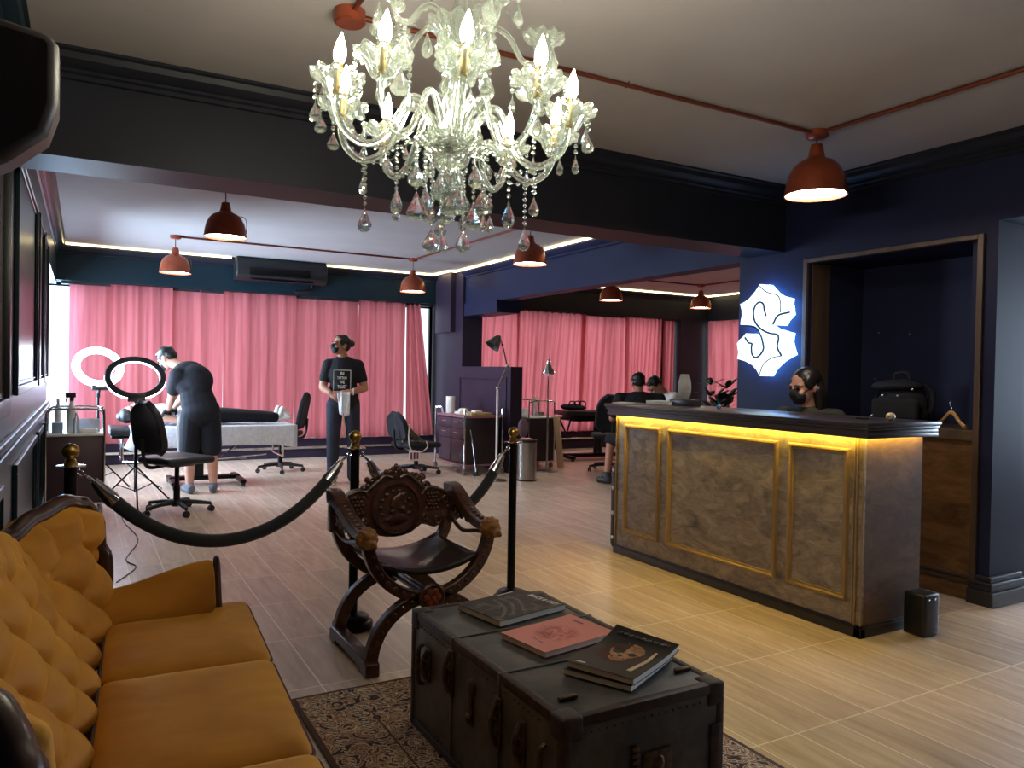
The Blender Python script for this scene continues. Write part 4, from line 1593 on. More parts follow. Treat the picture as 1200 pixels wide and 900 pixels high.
# on the counter
b = MB(); b.bbox((-.065, -.09, 0), (.065, .09, .042), .004)
t = b.build('dark_box', M['counter_top'], None, loc=(3.70, 4.09, ZC)); tag(t, 'flat dark grey box on the counter under the stoneware vase', 'box')
b = MB()
b.lathe([(0, 0), (.030, 0), (.034, .006), (.044, .05), (.047, .08), (.044, .12), (.033, .165), (.030, .178), (.026, .178), (.028, .165), (.034, .13), (0, .12)], n=32)
t = b.build('vase', M['concrete_vase'], None, loc=(3.715, 4.115, ZC + .0425)); tag(t, 'slim grey stoneware vase standing on a dark box on the counter', 'vase')
b = MB(); b.bbox((-.075, -.105, 0), (.075, .105, .024), .002)
t = thing('notepad', 'thick white notepad lying on the counter beside the dark box', 'notepad', (3.655, 4.262, ZC), rad(8))
b.build('page_block', M['paper'], t)
b = MB(); b.bbox((-.077, -.107, .024), (.077, .107, .0255), .0006)
b.build('top_sheet', M['white_plastic'], t)
b = MB(); b.grid(lambda u, v: V(((u - .5) * .21, (v - .5) * .15, .004 + .006 * math.sin(u * PI) + .002 * v)), 8, 6)
t = b.build('open_leaflet', M['paper'], None, solid=.0015, loc=(3.42, 4.375, ZC), rot=(0, 0, rad(20))); tag(t, 'open pale leaflet at the far left corner of the counter', 'leaflet')
b = MB(); b.ball((0, 0, .014), .016, 12, (1, 1, .9)); b.ball((.012, .006, .012), .012, 10)
b.cyl((0, 0, .02), (.004, 0, .032), .004)
t = b.build('blue_bottle_cap', mk('light_blue_plastic', srgb(90, 150, 200), .35), None, loc=(3.56, 3.62, ZC)); tag(t, 'small light blue plastic pump top on the counter near the plant', 'cap')
T = thing('cream_ornament', 'small cream rounded ornament on the counter in front of the backpack', 'ornament', (3.60, 2.45, ZC))
b = MB(); b.ball((0, 0, .021), .023, 14, (1.25, .9, .88))
b.build('body', M['cream'], T)
b = MB(); b.ball((-.024, -.006, .025), .0085, 10, (.6, 1, 1)); b.ball((.02, .004, .022), .014, 10)
b.build('knob', M['cream'], T)
b = MB(); b.bbox((-.06, -.035, 0), (.06, .035, .011), .004)
t = b.build('phone', M['black_plastic'], None, loc=(3.62, 2.62, ZC), rot=(0, 0, rad(30))); tag(t, 'dark flat phone on the counter beside the cream ornament', 'phone')
# ------------------------------------------------------------------ copper pendants, roses and conduits
def make_pendant(label, x, y, zr, zc, glow=None):
    T = thing('pendant_lamp', label, 'pendant lamp', (x, y, zc), 0, 'copper bell pendant lamps')
    d = zr - zc            # rim height below the ceiling (negative)
    b = MB()
    b.lathe([(0, 0), (.060, 0), (.060, -.03), (.052, -.038), (.03, -.042), (0, -.042)], n=28)
    b.build('ceiling_rose', M['copper'], T)
    b = MB(); b.cyl((0, 0, -.04), (0, 0, d + .28), .004, n=8)
    b.build('cord', M['black_plastic'], T)
    b = MB()
    out = [(.0, .285), (.030, .285), (.033, .278), (.042, .23), (.047, .212), (.06, .203), (.096, .186), (.126, .156), (.147, .114), (.159, .066), (.165, .022), (.168, 0)]
    inn = [(.163, .002), (.160, .024), (.154, .066), (.142, .11), (.12, .15), (.09, .178), (.05, .192), (0, .195)]
    b.lathe([(r, d + z) for r, z in out + inn], n=40)
    sh = b.build('lamp_shade', M['copper'], T, ang=60)
    b = MB()      # wire arc that holds the shade
    b.tube(smooth_path([(.10, 0, d + .184), (.143, 0, d + .178), (.164, 0, d + .14), (.1645, 0, d + .05)], 5), .0035, 6)
    b.build('shade_clip', M['brass'], sh)
    b = MB()
    b.lathe([(0, d + .022), (.10, d + .021), (.152, d + .018), (.152, d + .022), (0, d + .03)], n=36)
    b.build('diffuser', E_LAMP if glow is None else glow, T)
    return T


make_pendant('large copper pendant lamp hanging in front of the reception counter wall', 3.57, 2.92, 2.30, ZF)
make_pendant('copper pendant lamp in front of the black air conditioner, hanging highest on the left', 1.0, 6.6, 2.335, ZR)
make_pendant('copper pendant lamp above the ring lights at far left', .89, 9.37, 2.325, ZR)
make_pendant('copper pendant lamp to the right of the air conditioner in front of the curtains', 3.76, 9.40, 2.31, ZR)
make_pendant('copper pendant lamp seen just below the chandelier crystals, before the studio beam', 3.83, 6.50, 2.345, ZR)
make_pendant('copper pendant lamp above the seated man in black in the right room', 6.57, 8.85, 2.33, ZR)
make_pendant('small far copper pendant lamp beside the glowing emblem sign', 8.70, 9.30, 2.37, ZR)
b = MB()
b.lathe([(0, 0), (.060, 0), (.060, -.045), (.052, -.052), (0, -.053)], n=28)
t = b.build('ceiling_rose', M['copper'], None, loc=(.883, 2.90, ZF)); tag(t, 'copper ceiling rose without a lamp, left of the chandelier top', 'ceiling rose')


def conduit(label, pts, r=.011):
    T = thing('ceiling_conduit', label, 'conduit', (0, 0, 0), 0, 'copper conduits on the ceilings')
    b = MB(); b.tube([V(p) for p in pts], r, 10)
    b.build('pipe', M['copper_pipe'], T)
    d = V(pts[-1]) - V(pts[0])
    n = max(2, int(d.length / 1.1))
    for i in range(1, n):
        p = V(pts[0]) + d * i / n
        b = MB()
        w = d.normalized().cross(V((0, 0, 1)))
        b.tube([p + w * .022 + V((0, 0, r + .001)), p + w * .013, p - V((0, 0, r + .002)), p - w * .013, p - w * .022 + V((0, 0, r + .001))], .003, 6)
        b.build('saddle', M['copper_pipe'], T)


zf, zr = ZF - .013, ZR - .013
conduit('copper conduit across the front ceiling behind the chandelier to the counter lamp', [(.94, 2.903, zf), (3.51, 2.92, zf)])
conduit('copper conduit along the front ceiling from the counter lamp towards the viewer', [(3.572, 2.86, zf), (3.60, -1.7, zf)])
conduit('copper conduit from the lone ceiling rose towards the viewer above the sofa', [(.883, 2.84, zf), (.883, -1.7, zf)])
conduit('copper conduit across the studio ceiling between the two far lamps', [(.95, 9.37, zr), (3.70, 9.40, zr)])
conduit('copper conduit along the studio ceiling in front of the long LED strip beam', [(3.762, 9.34, zr), (3.828, 6.56, zr)])
conduit('copper conduit along the studio ceiling at left towards the big beam', [(1.0, 6.54, zr), (1.02, 4.35, zr)])
conduit('copper conduit across the ceiling of the far right room', [(5.15, 9.28, zr), (8.64, 9.30, zr)])
conduit('copper conduit along the ceiling of the far right room', [(8.70, 9.24, zr), (8.70, 4.5, zr)])


# ------------------------------------------------------------------ crystal chandelier
def make_chandelier():
    cx, cy = .855, 1.874
    T = thing('chandelier', 'large crystal chandelier with ten lit candle bulbs and hanging glass drops', 'chandelier', (cx, cy, 1.94))
    # hangs a little askew: lower on the side away from the sofa
    T.rotation_euler = Euler((0, rad(4.6), rad(0)), 'XYZ')
    T.scale = (.95, .95, 1.)
    G = M['crystal']
    rnd = random.Random(3)
    # central stem of turned glass pieces and the dishes on it
    b = MB(); b.cyl((0, 0, -.12), (0, 0, .718), .006, n=8)
    b.build('rod', M['chrome'], T)

    def scallop(k, amp):
        return lambda a, r, z: (r * (1 + amp * math.cos(k * a) * min(1, r / .05)), z + .006 * math.cos(k * a) * min(1, (r / .06) ** 3))
    b = MB(); b.lathe([(.012, -.13), (.03, -.125), (.055, -.10), (.062, -.075), (.085, -.055), (.10, -.045), (.094, -.04), (.06, -.062), (.03, -.075), (.012, -.08)], n=60, rfun=scallop(12, .05))
    b.build('hub_dish', G, T)
    b = MB(); b.lathe([(.012, -.075), (.04, -.07), (.046, -.055), (.046, -.035), (.04, -.022), (.012, -.02)], n=28)
    b.build('hub', M['chrome'], T)
    b = MB(); b.lathe([(.012, -.02), (.02, 0), (.034, .05), (.026, .09), (.016, .11), (.03, .14), (.02, .165), (.012, .175)], n=28)
    b.build('stem_baluster', G, T)
    b = MB(); b.lathe([(.012, .175), (.028, .178), (.045, .20), (.062, .235), (.082, .255), (.098, .262), (.092, .268), (.06, .25), (.03, .215), (.012, .20)], n=60, rfun=scallop(12, .05))
    b.build('upper_bowl', G, T)
    b = MB(); b.lathe([(.012, .20), (.022, .23), (.032, .30), (.02, .35), (.026, .40), (.016, .44), (.022, .50), (.012, .56), (.012, .6)], n=28)
    b.build('upper_stem', G, T)
    b = MB(); b.lathe([(.012, -.235), (.0, -.24), (.014, -.22), (.03, -.19), (.026, -.165), (.014, -.15), (.012, -.13)][1:], n=24)
    b.build('bottom_finial', G, T)
    # shared shapes
    def arm_path(r1=.33):
        return smooth_path([(.042, 0, -.045), (.075, 0, .015), (.105, 0, .045), (.135, 0, .035), (.16, 0, -.02), (.20, 0, -.085), (.255, 0, -.105), (.305, 0, -.075), (.328, 0, -.03), (.33, 0, .0)], 6)

    drop_mesh = {}

    def drop_shape(kind):
        if kind in drop_mesh:
            return drop_mesh[kind]
        L, w = {'L': (.066, .0255), 'M': (.05, .0185), 'S': (.038, .0125), 'B': (.078, .031)}[kind]
        b = MB()
        prof = [(0, 0), (w * .12, -.06 * L), (w * .3, -.22 * L), (w * .72, -.48 * L), (w, -.7 * L), (w * .86, -.88 * L), (w * .45, -.98 * L), (0, -L)]
        b.lathe(prof, n=10)
        for v in b.bm.verts:
            v.co.y *= .62
        me = bpy.data.meshes.new('crystal_drop')
        bmesh.ops.recalc_face_normals(b.bm, faces=list(b.bm.faces))
        b.bm.to_mesh(me); b.bm.free()
        me.materials.append(G)
        for p in me.polygons:
            p.use_smooth = False
        drop_mesh[kind] = (me, L)
        return drop_mesh[kind]
    cnt = [0, 0]
    Tinv = T.matrix_basis.to_3x3().inverted()
    down = Tinv @ V((0, 0, -1))      # strings hang plumb although the body leans
    q = down.to_track_quat('-Z', 'Y')

    def strand(p, beads, kind, parent, bead_r=.0065, gap=.0165):
        """a plumb string: beads then a drop"""
        p = V(p)
        if beads:
            bb = MB()
            for i in range(beads):
                c = p + down * (gap * (i + .5))
                bb.ball(c, bead_r * (.9 + .2 * rnd.random()), 6)
            bb.cyl(p, p + down * (gap * beads + .006), .0008, n=4)
            bb.build('bead_string', G, T, smooth=True)
        if kind:
            me, L = drop_shape(kind)
            o = bpy.data.objects.new('crystal_drop', me)
            COL.objects.link(o)
            o.parent = T
            o.location = p + down * (gap * beads + .004)
            o.rotation_mode = 'QUATERNION'
            from mathutils import Quaternion
            o.rotation_quaternion = q @ Quaternion((0, 0, 1), rnd.random() * PI)
            cnt[0] += 1

    def garland(p0, p1, sag, n=9, r=.0055):
        p0, p1 = V(p0), V(p1)
        bb = MB()
        for i in range(n):
            t = (i + .5) / n
            bb.ball(p0 + (p1 - p0) * t + down * (sag * 4 * t * (1 - t)), r, 6)
        bb.tube([p0 + (p1 - p0) * (i / 8) + down * (sag * 4 * (i / 8) * (1 - i / 8)) for i in range(9)], .0008, 4)
        bb.build('bead_string', G, T)
    first_arm = first_cup = first_can = first_bulb = None
    # azimuth of the camera seen from the chandelier, arm 0 points that way
    a0 = math.atan2(-cy, -cx) + rad(4)
    for k in range(10):
        a = a0 + k * 2 * PI / 10
        ca, sa = math.cos(a), math.sin(a)
        if not first_arm:
            b = MB(); b.tube(arm_path(), .0095, 10)
            first_arm = b.build('arm', G, T, rot=(0, 0, a))
            b = MB(); b.lathe([(.010, -.012), (.022, -.008), (.032, .004), (.040, .022), (.052, .036), (.066, .042), (.071, .040), (.072, .046), (.062, .05), (.048, .045), (.034, .03), (.024, .012), (.010, .006)], n=48, rfun=scallop(10, .05))
            first_cup = b.build('drip_cup', G, T, loc=(.33 * ca, .33 * sa, 0), rot=(0, 0, a))
            b = MB(); b.cyl((0, 0, .006), (0, 0, .055), .0085, n=14); b.cyl((0, 0, .055), (0, 0, .078), .0105, n=14)
            first_can = b.build('candle_socket', [M['brass']], T, loc=(.33 * ca, .33 * sa, 0))
            b = MB(); b.lathe([(0, .077), (.0095, .078), (.0155, .092), (.0165, .104), (.013, .122), (.007, .138), (.003, .15), (0, .157)], n=16)
            first_bulb = b.build('candle_bulb', E_WARM, T, loc=(.33 * ca, .33 * sa, 0))
        else:
            inst(first_arm, 'arm', T, (0, 0, 0), (0, 0, a))
            inst(first_cup, 'drip_cup', T, (.33 * ca, .33 * sa, 0), (0, 0, a))
            inst(first_can, 'candle_socket', T, (.33 * ca, .33 * sa, 0))
            inst(first_bulb, 'candle_bulb', T, (.33 * ca, .33 * sa, 0))
        # drops round each drip cup
        for j in range(4):
            aj = a + rad(45) + j * PI / 2
            strand((.33 * ca + .066 * math.cos(aj), .33 * sa + .066 * math.sin(aj), .038), 3 if j % 2 else 2, 'M' if j != 2 else 'S', T)
        # large drop under the lowest bend of every arm
        strand((.245 * ca, .245 * sa, -.115), 4 + 3 * (k % 2), 'L' if k % 2 else 'M', T, .006)
        # garland from the cup to the hub dish
        garland((.325 * ca, .325 * sa, -.035), (.10 * math.cos(a + .3), .10 * math.sin(a + .3), -.045), .075, 10)
    # long strings below the hub dish
    for k in range(12):
        a = a0 + .2 + k * 2 * PI / 12
        n = (8, 4, 11, 6)[k % 4]
        strand((.098 * math.cos(a), .098 * math.sin(a), -.047), n, ('B', 'L', 'M', 'B')[k % 4], T, .0065)
    for k in range(6):
        a = a0 + k * PI / 3
        strand((.05 * math.cos(a), .05 * math.sin(a), -.125), (3, 9, 6)[k % 3], ('B', 'L', 'M')[k % 3], T)
    # upper tier: five short arms with cups and drops, no candles
    first = None
    for k in range(5):
        a = a0 + .35 + k * 2 * PI / 5
        ca, sa = math.cos(a), math.sin(a)
        if first is None:
            b = MB(); b.tube(smooth_path([(.03, 0, .22), (.09, 0, .275), (.14, 0, .26), (.18, 0, .205), (.22, 0, .20), (.24, 0, .235)], 6), .008, 10)
            first = b.build('upper_arm', G, T, rot=(0, 0, a))
        else:
            inst(first, 'upper_arm', T, (0, 0, 0), (0, 0, a))
        inst(first_cup, 'upper_cup', T, (.24 * ca, .24 * sa, .24), (0, 0, a), .85)
        strand((.24 * ca + .045 * math.cos(a + 1.2), .24 * sa + .045 * math.sin(a + 1.2), .275), 2, 'M', T)
        strand((.24 * ca + .045 * math.cos(a - 1.2), .24 * sa + .045 * math.sin(a - 1.2), .275), 2, 'L', T)
        strand((.195 * ca, .195 * sa, .195), 1, 'B', T)
        garland((.24 * ca, .24 * sa, .24), (.03 * ca, .03 * sa, .46), .03, 12)
    for k in range(6):
        a = a0 + .5 + k * PI / 3
        strand((.094 * math.cos(a), .094 * math.sin(a), .258), 1, 'L', T)
    b = MB(); b.lathe([(0, .712), (.055, .712), (.055, .70), (.03, .68), (.012, .65), (0, .65)], n=28)
    b.build('canopy', M['chrome'], T)
    return cnt


NDROPS = make_chandelier()
# ------------------------------------------------------------------ studio furniture
def tube_hoop(b, x0, x1, y, z0, z1, r=.0095, c=.07):
    b.tube(smooth_path([(x0, y, z0), (x0, y, z1 - c), (x0 + c * .3, y, z1 - c * .3), (x0 + c, y, z1), (x1 - c, y, z1), (x1 - c * .3, y, z1 - c * .3), (x1, y, z1 - c), (x1, y, z0)], 5), r, 10)


def caster(parent, x, y, r=.03, mat=None, nm='caster'):
    b = MB()
    for s in (-.011, .011):
        b.cyl((x + s - .007, y, r), (x + s + .007, y, r), r, n=14)
    b.cyl((x, y, r * 1.5), (x, y, r * 2.6), .008, n=8)
    b.bbox((x - .013, y - .016, r * 1.1), (x + .013, y + .016, r * 2.1), .005)
    return b.build(nm, mat or M['black_plastic'], parent)


def make_trolley(label, loc, w, d, body_mat, top_mat, rz=0, doors=True):
    T = thing('tool_trolley', label, 'trolley', loc, rz)
    b = MB(); b.bbox((0, 0, .10), (w, d, .67), .008)
    b.build('cabinet_body', body_mat, T)
    b = MB(); b.bbox((-.01, -.01, .67), (w + .01, d + .01, .69), .006)
    b.build('top_tray', top_mat, T)
    for y in (-.004, d + .004):
        b = MB(); tube_hoop(b, -.004, w + .004, y, .09, .90)
        b.build('hoop_rail', M['chrome'], T)
    b = MB(); b.bbox((-.012, -.012, .085), (w + .012, d + .012, .105), .004)
    b.build('bottom_frame', M['chrome'], T)
    for x in (.02, w - .02):
        for y in (.03, d - .03):
            caster(T, x, y, .032, M['steel'])
    return T


make_trolley('purple-brown trolley cabinet with chrome hoops at the bright left window, crowded with bottles', (-.265, 7.42, 0), .42, .46, M['purple_laminate'], M['white_plastic'])
make_trolley('dark brown trolley cabinet with chrome hoops and a water bottle, beside the steel waste bin', (5.17, 8.72, 0), .39, .40, M['dark_laminate'], M['white_plastic'])


def bottle(name, label, loc, r, h, mat, capmat, spray=False, group=None):
    T = thing(name, label, 'bottle', loc, 0, group)
    b = MB(); b.lathe([(0, 0), (r * .92, 0), (r, .006), (r, h * .62), (r * .9, h * .70), (r * .42, h * .82), (r * .4, h * .9), (0, h * .9)], n=18)
    b.build('body', mat, T)
    b = MB()
    if spray:
        b.cyl((0, 0, h * .9), (0, 0, h * 1.0), r * .45, n=12)
        b.bbox((-.05, -.012, h * 1.0), (.03, .012, h * 1.14), .006)
        b.tube([(-.03, 0, h * 1.02), (-.045, 0, h * .95), (-.04, 0, h * .86)], .006, 6)
    else:
        b.cyl((0, 0, h * .885), (0, 0, h), r * .48, n=14)
    b.build('spray_head' if spray else 'cap', capmat, T)
    return T


ZQ = .691
bottle('spray_bottle', 'white spray bottle with black trigger head on the left trolley', (-.085, 7.66, ZQ), .038, .30, M['white_plastic'], M['black_plastic'], True)
bottle('white_bottle', 'slim white bottle at the back left of the left trolley', (-.19, 7.74, ZQ), .026, .29, M['white_plastic'], M['white_enamel'])
bottle('clear_bottle', 'clear bottle standing in the middle of the left trolley', (-.05, 7.53, ZQ), .024, .17, M['clear_plastic'], M['white_plastic'])
b = MB()
for (lo, hi) in (((-.08, -.06, 0), (.08, .06, .004)), ((-.08, -.06, .004), (-.076, .06, .11)), ((.076, -.06, .004), (.08, .06, .11)), ((-.076, -.06, .004), (.076, -.056, .11)), ((-.076, .056, .004), (.076, .06, .11))):
    b.box(lo, hi)
t = b.build('clear_tray', M['clear_plastic'], None, smooth=False, loc=(.05, 7.70, ZQ)); tag(t, 'clear plastic box of supplies at the right of the left trolley', 'tray')
b = MB(); b.bbox((-.07, -.035, 0), (.07, .035, .035), .006)
t = b.build('ink_box', M['white_plastic'], None, loc=(.04, 7.52, ZQ)); tag(t, 'low white box at the front of the left trolley', 'box')
b = MB(); b.bbox((-.04, -.04, 0), (.04, .04, .09), .004)
t = b.build('glove_box', mk('pale_blue_card', srgb(150, 175, 205), .7), None, loc=(-.19, 7.55, ZQ)); tag(t, 'pale blue cardboard box at the left of the left trolley', 'box')
bottle('water_bottle', 'clear plastic water bottle on the dark trolley beside the steel bin', (5.36, 8.9, ZQ), .036, .27, M['clear_plastic'], M['white_plastic'])
b = MB(); b.bbox((-.06, -.05, 0), (.06, .05, .1), .004)
t = b.build('supply_box', M['white_plastic'], None, loc=(5.24, 9.02, ZQ)); tag(t, 'white supply box on the dark trolley behind the waste bin', 'box')
b = MB(); b.bbox((-.07, -.05, 0), (.07, .05, .05), .004)
t = b.build('supply_box', M['steel'], None, loc=(5.46, 8.98, ZQ)); tag(t, 'low grey metal box on the dark trolley right of the water bottle', 'box')


# ring lights
def make_ring(label, loc, R, rt, tilt, yaw, pole_top, face_away):
    T = thing('ring_light', label, 'ring light', (loc[0], loc[1], 0))
    z = loc[2]
    Mx = Matrix.Translation((0, 0, z)) @ Matrix.Rotation(yaw, 4, 'Z') @ Matrix.Rotation(tilt, 4, 'X')
    # local: ring in XZ, its lit face towards -Y
    b = MB()
    n = 56
    prof = [(R - rt, -.012), (R - rt, .016), (R - rt * .7, .024), (R + rt * .7, .024), (R + rt, .016), (R + rt, -.012)]
    rows = []
    for i in range(n):
        a = 2 * PI * i / n
        rows.append([b.bm.verts.new(Mx @ V((r * math.cos(a), y, r * math.sin(a)))) for r, y in prof])
    for i in range(n):
        r0, r1 = rows[i], rows[(i + 1) % n]
        for k in range(len(prof) - 1):
            b.face([r0[k], r1[k], r1[k + 1], r0[k + 1]])
        b.face([r0[-1], r1[-1], r1[0], r0[0]])
    b.build('housing', M['black_plastic'], T)
    b = MB()
    prof = [(R - rt * 1.04, -.010), (R - rt * 1.02, .004), (R - rt, -.0125), (R + rt, -.0125), (R + rt * 1.02, .004), (R + rt * 1.04, -.010), (R + rt * .8, -.024), (R - rt * .8, -.024)]
    rows = []
    for i in range(n):
        a = 2 * PI * i / n
        rows.append([b.bm.verts.new(Mx @ V((r * math.cos(a), y, r * math.sin(a)))) for r, y in prof])
    for i in range(n):
        r0, r1 = rows[i], rows[(i + 1) % n]
        for k in range(len(prof)):
            b.face([r0[k], r1[k], r1[(k + 1) % len(prof)], r0[(k + 1) % len(prof)]])
    b.build('diffuser', E_RING, T)
    b = MB()
    foot = Mx @ V((0, .0, -R))
    top = V((0, foot.y, foot.z - .02))
    b.tube([V((0, foot.y, pole_top)), V((0, foot.y, .36))], .0125, 10)
    b.tube([V((0, foot.y, .75)), V((0, foot.y, .30))], .017, 10)
    b.cyl((0, foot.y, pole_top - .05), (0, foot.y, pole_top - .01), .019)
    b.tube([V((0, foot.y, .36)), V((0, foot.y, .12))], .014, 10)
    b.build('pole', M['black_metal'], T)
    b = MB(); b.bbox((-.075, -.018, -R - rt - .025), (.075, .03, -R + rt * .4), .008, M=Mx)
    b.tube([V((0, foot.y, pole_top - .02)), Mx @ V((0, .02, -R - rt))], .014, 8)
    b.build('bracket', M['black_plastic'], T)
    for k in range(3):
        a = rad(30 + 120 * k)
        b = MB()
        e = V((math.cos(a) * .34, foot.y + math.sin(a) * .34, .012))
        b.tube([V((math.cos(a) * .015, foot.y + math.sin(a) * .015, .34)), e], .008, 8)
        b.tube([V((math.cos(a) * .012, foot.y + math.sin(a) * .012, .13)), V((math.cos(a) * .17, foot.y + math.sin(a) * .17, .18))], .005, 6)
        b.ball(e, .0115, 8)
        b.build('tripod_leg', M['black_metal'], T)
    return T


make_ring('black ring light seen from behind on a tripod, in front of the bending artist', (.425, 7.94, 1.165), .232, .028, rad(43), rad(180), 0.985, True)
make_ring('blazing white ring light facing the room, beside the left window', (.13, 8.86, 1.255), .20, .034, rad(-32), rad(8), 1.0, False)


# office chairs
def make_office_chair(label, loc, rz, seat_z=.47, back_h=.40, mat=None, arm=True, group='swivel chairs in the studio'):
    T = thing('office_chair', label, 'chair', loc, rz, group)
    m = mat or M['navy_leather']
    b = MB()
    b.bbox((-.235, -.225, seat_z - .065), (.235, .235, seat_z), .03, 4)
    b.build('seat', m, T)
    # backrest stands at +Y, front of the chair is -Y
    b = MB()

    def fb(u, v):
        a = (u - .5) * 2
        w = .225 * (1 - .12 * v)
        zz = seat_z + .03 + (back_h + .045) * v
        k = math.sqrt(max(0, 1 - max(0, (v - .6) / .4) ** 2 * .9)) * math.sqrt(max(0, 1 - max(0, (.25 - v) / .25) ** 2 * .75))
        return V((a * w * k, .245 + .05 * v - .035 * (1 - a * a) * (1 - v * .4) + .035 * v * v, zz))
    g = b.grid(fb, 12, 12)
    o = b.build('backrest', m, T, solid=.055, ang=80, bevel=.015)
    b = MB()
    b.tube(smooth_path([(0, .10, seat_z - .075), (0, .26, seat_z - .08), (0, .31, seat_z), (0, .325, seat_z + .16)], 5), .016, 8)
    b.bbox((-.1, -.1, seat_z - .09), (.1, .12, seat_z - .066), .006)
    b.build('back_bracket', M['black_plastic'], T)
    b = MB(); b.cyl((0, 0, .09), (0, 0, .24), .028, n=16)
    b.cyl((0, 0, .24), (0, 0, seat_z - .085), .02, n=16)
    b.build('gas_lift', M['black_metal'], T)
    b = MB(); b.cyl((0, 0, .06), (0, 0, .115), .045, .038, n=18)
    for k in range(5):
        a = rad(18 + 72 * k)
        e = V((math.cos(a) * .28, math.sin(a) * .28, .072))
        b.tube([V((math.cos(a) * .03, math.sin(a) * .03, .095)), V((math.cos(a) * .15, math.sin(a) * .15, .088)), e], [.024, .02, .015], 8)
    st = b.build('star_base', M['black_plastic'], T)
    for k in range(5):
        a = rad(18 + 72 * k)
        caster(T, math.cos(a) * .28, math.sin(a) * .28, .026)
    if arm:
        b = MB(); b.tube(smooth_path([(.12, .02, seat_z - .07), (.29, .02, seat_z - .07), (.315, .02, seat_z + .03), (.315, .03, seat_z + .15)], 5), .012, 8)
        b.bbox((.29, -.09, seat_z + .15), (.34, .15, seat_z + .175), .01)
        b.build('lever', M['black_plastic'], T)
    return T


make_office_chair('black leatherette swivel chair in front of the bending artist', (.72, 7.23, 0), rad(118), .50, .40, None, False)
make_office_chair('black swivel chair behind the foot end of the white-sheeted bed', (2.13, 9.62, 0), rad(-115), .50, .40, M['black_fabric'], False)
make_office_chair('low black swivel chair with a cloth bag hanging over it, before the drawer cabinet', (3.6, 8.80, 0), rad(100), .40, .29, M['black_fabric'], False)
make_office_chair('black swivel chair in the right room just left of the seated man in black', (6.05, 8.12, 0), rad(150), .50, .44, M['black_fabric'], False)

# bag hanging over the low chair
T = thing('cloth_bag', 'cream cloth bag with straps slung over the back of the low swivel chair', 'bag', (3.45, 8.66, 0))
b = MB()
b.grid(lambda u, v: V((-.09 + .25 * v + .02 * math.sin(u * 5), .02 - .03 * math.sin(u * PI) - .02 * math.sin(v * 4), .655 - .24 * v - .015 * math.sin(u * 7) * v)) + V((0, (u - .5) * .2, 0)), 10, 12)
b.build('fabric', mk('cream_cloth', srgb(206, 190, 170), .9, c2=srgb(180, 165, 148), scale=20), T, solid=.006, ang=80)
for y in (-.12, .10):
    b = MB(); b.tube(smooth_path([(-.05, y, .64), (-.055, y - .005, .45), (-.02, y - .01, .33), (.10, y - .015, .30), (.19, y, .36), (.17, y, .43)], 5), .007, 6)
    b.build('strap', mk('cream_strap', srgb(216, 202, 184), .9), T)
b = MB(); b.bbox((-.06, -.155, .20), (.08, -.148, .32), .002)
b.build('printed_pocket', M['white_cloth'], T)
b = MB()
for k in range(3):
    b.bbox((-.045 + k * .04, -.159, .22), (-.02 + k * .04, -.1555, .30), .002)
b.build('pocket_print', mk('dark_red_print', srgb(120, 50, 60), .7), T)


# ------------------------------------------------------------------ treatment bed on the left with its sheet
T = thing('treatment_bed', 'long treatment bed with chrome legs under a white sheet, before the pink curtains', 'bed', (1.15, 8.93, 0))
b = MB(); b.bbox((-.92, -.30, .565), (.92, .30, .64), .02, 3)
b.build('mattress', M['black_plastic'], T)
b = MB(); b.bbox((-.90, -.27, .535), (.90, .27, .565), .006)
b.build('frame', M['black_metal'], T)
for x in (-.80, .80):
    b = MB()
    b.tube([(x, -.26, .53), (x, -.26, .30), (x, .26, .30), (x, .26, .53)], .012, 8)
    b.build('cross_frame', M['chrome'], T)
b = MB(); b.tube([(-.80, -.26, .30), (-.30, -.26, .27), (.62, -.26, .33)], .011, 8)
b.build('side_rail', M['chrome'], T)
b = MB(); b.tube([(-.78, -.24, .29), (-.45, -.34, .02)], .008, 8); b.ball((-.45, -.34, .018), .016, 8)
b.build('strut', M['chrome'], T)
b = MB(); b.tube([(.30, -.2, .42), (.12, -.2, .285), (.42, -.2, .29)], .013, 8)
b.build('lever', M['steel'], T)
b = MB(); b.bbox((-.12, -.07, .09), (.0, .07, .535), .01); b.bbox((-.34, -.06, .045), (.38, .06, .09), .01)
b.build('column', M['black_metal'], T)
for x in (-.32, .36):
    b = MB(); b.bbox((x - .03, -.40, .035), (x + .03, .28, .075), .01)
    b.build('foot', M['black_metal'], T)
    for y in (-.38, .26):
        caster(T, x, y, .018)
sh = MB()
prof = [(-.305, .43), (-.308, .53), (-.306, .62), (-.30, .642), (-.28, .6435), (0, .6435), (.28, .6435), (.30, .642), (.306, .62), (.308, .53)]


def shf(u, v):
    t = v * (len(prof) - 1)
    i = min(int(t), len(prof) - 2)
    y = prof[i][0] + (prof[i + 1][0] - prof[i][0]) * (t - i)
    z = prof[i][1] + (prof[i + 1][1] - prof[i][1]) * (t - i)
    x = -.42 + 1.345 * u
    if z < .64:
        w = (.64 - z) / .28
        y += math.copysign(.004 * math.sin(x * 19) * w, y) * 1.0 - .012 * w * (1 if y > 0 else -1) * 0
        z += .006 * math.sin(x * 6) * w - .05 * w * max(0, x - .75) / .2
    if u > .985:
        x += .02 * (u - .985) / .015
    return V((x, y, z + .002))


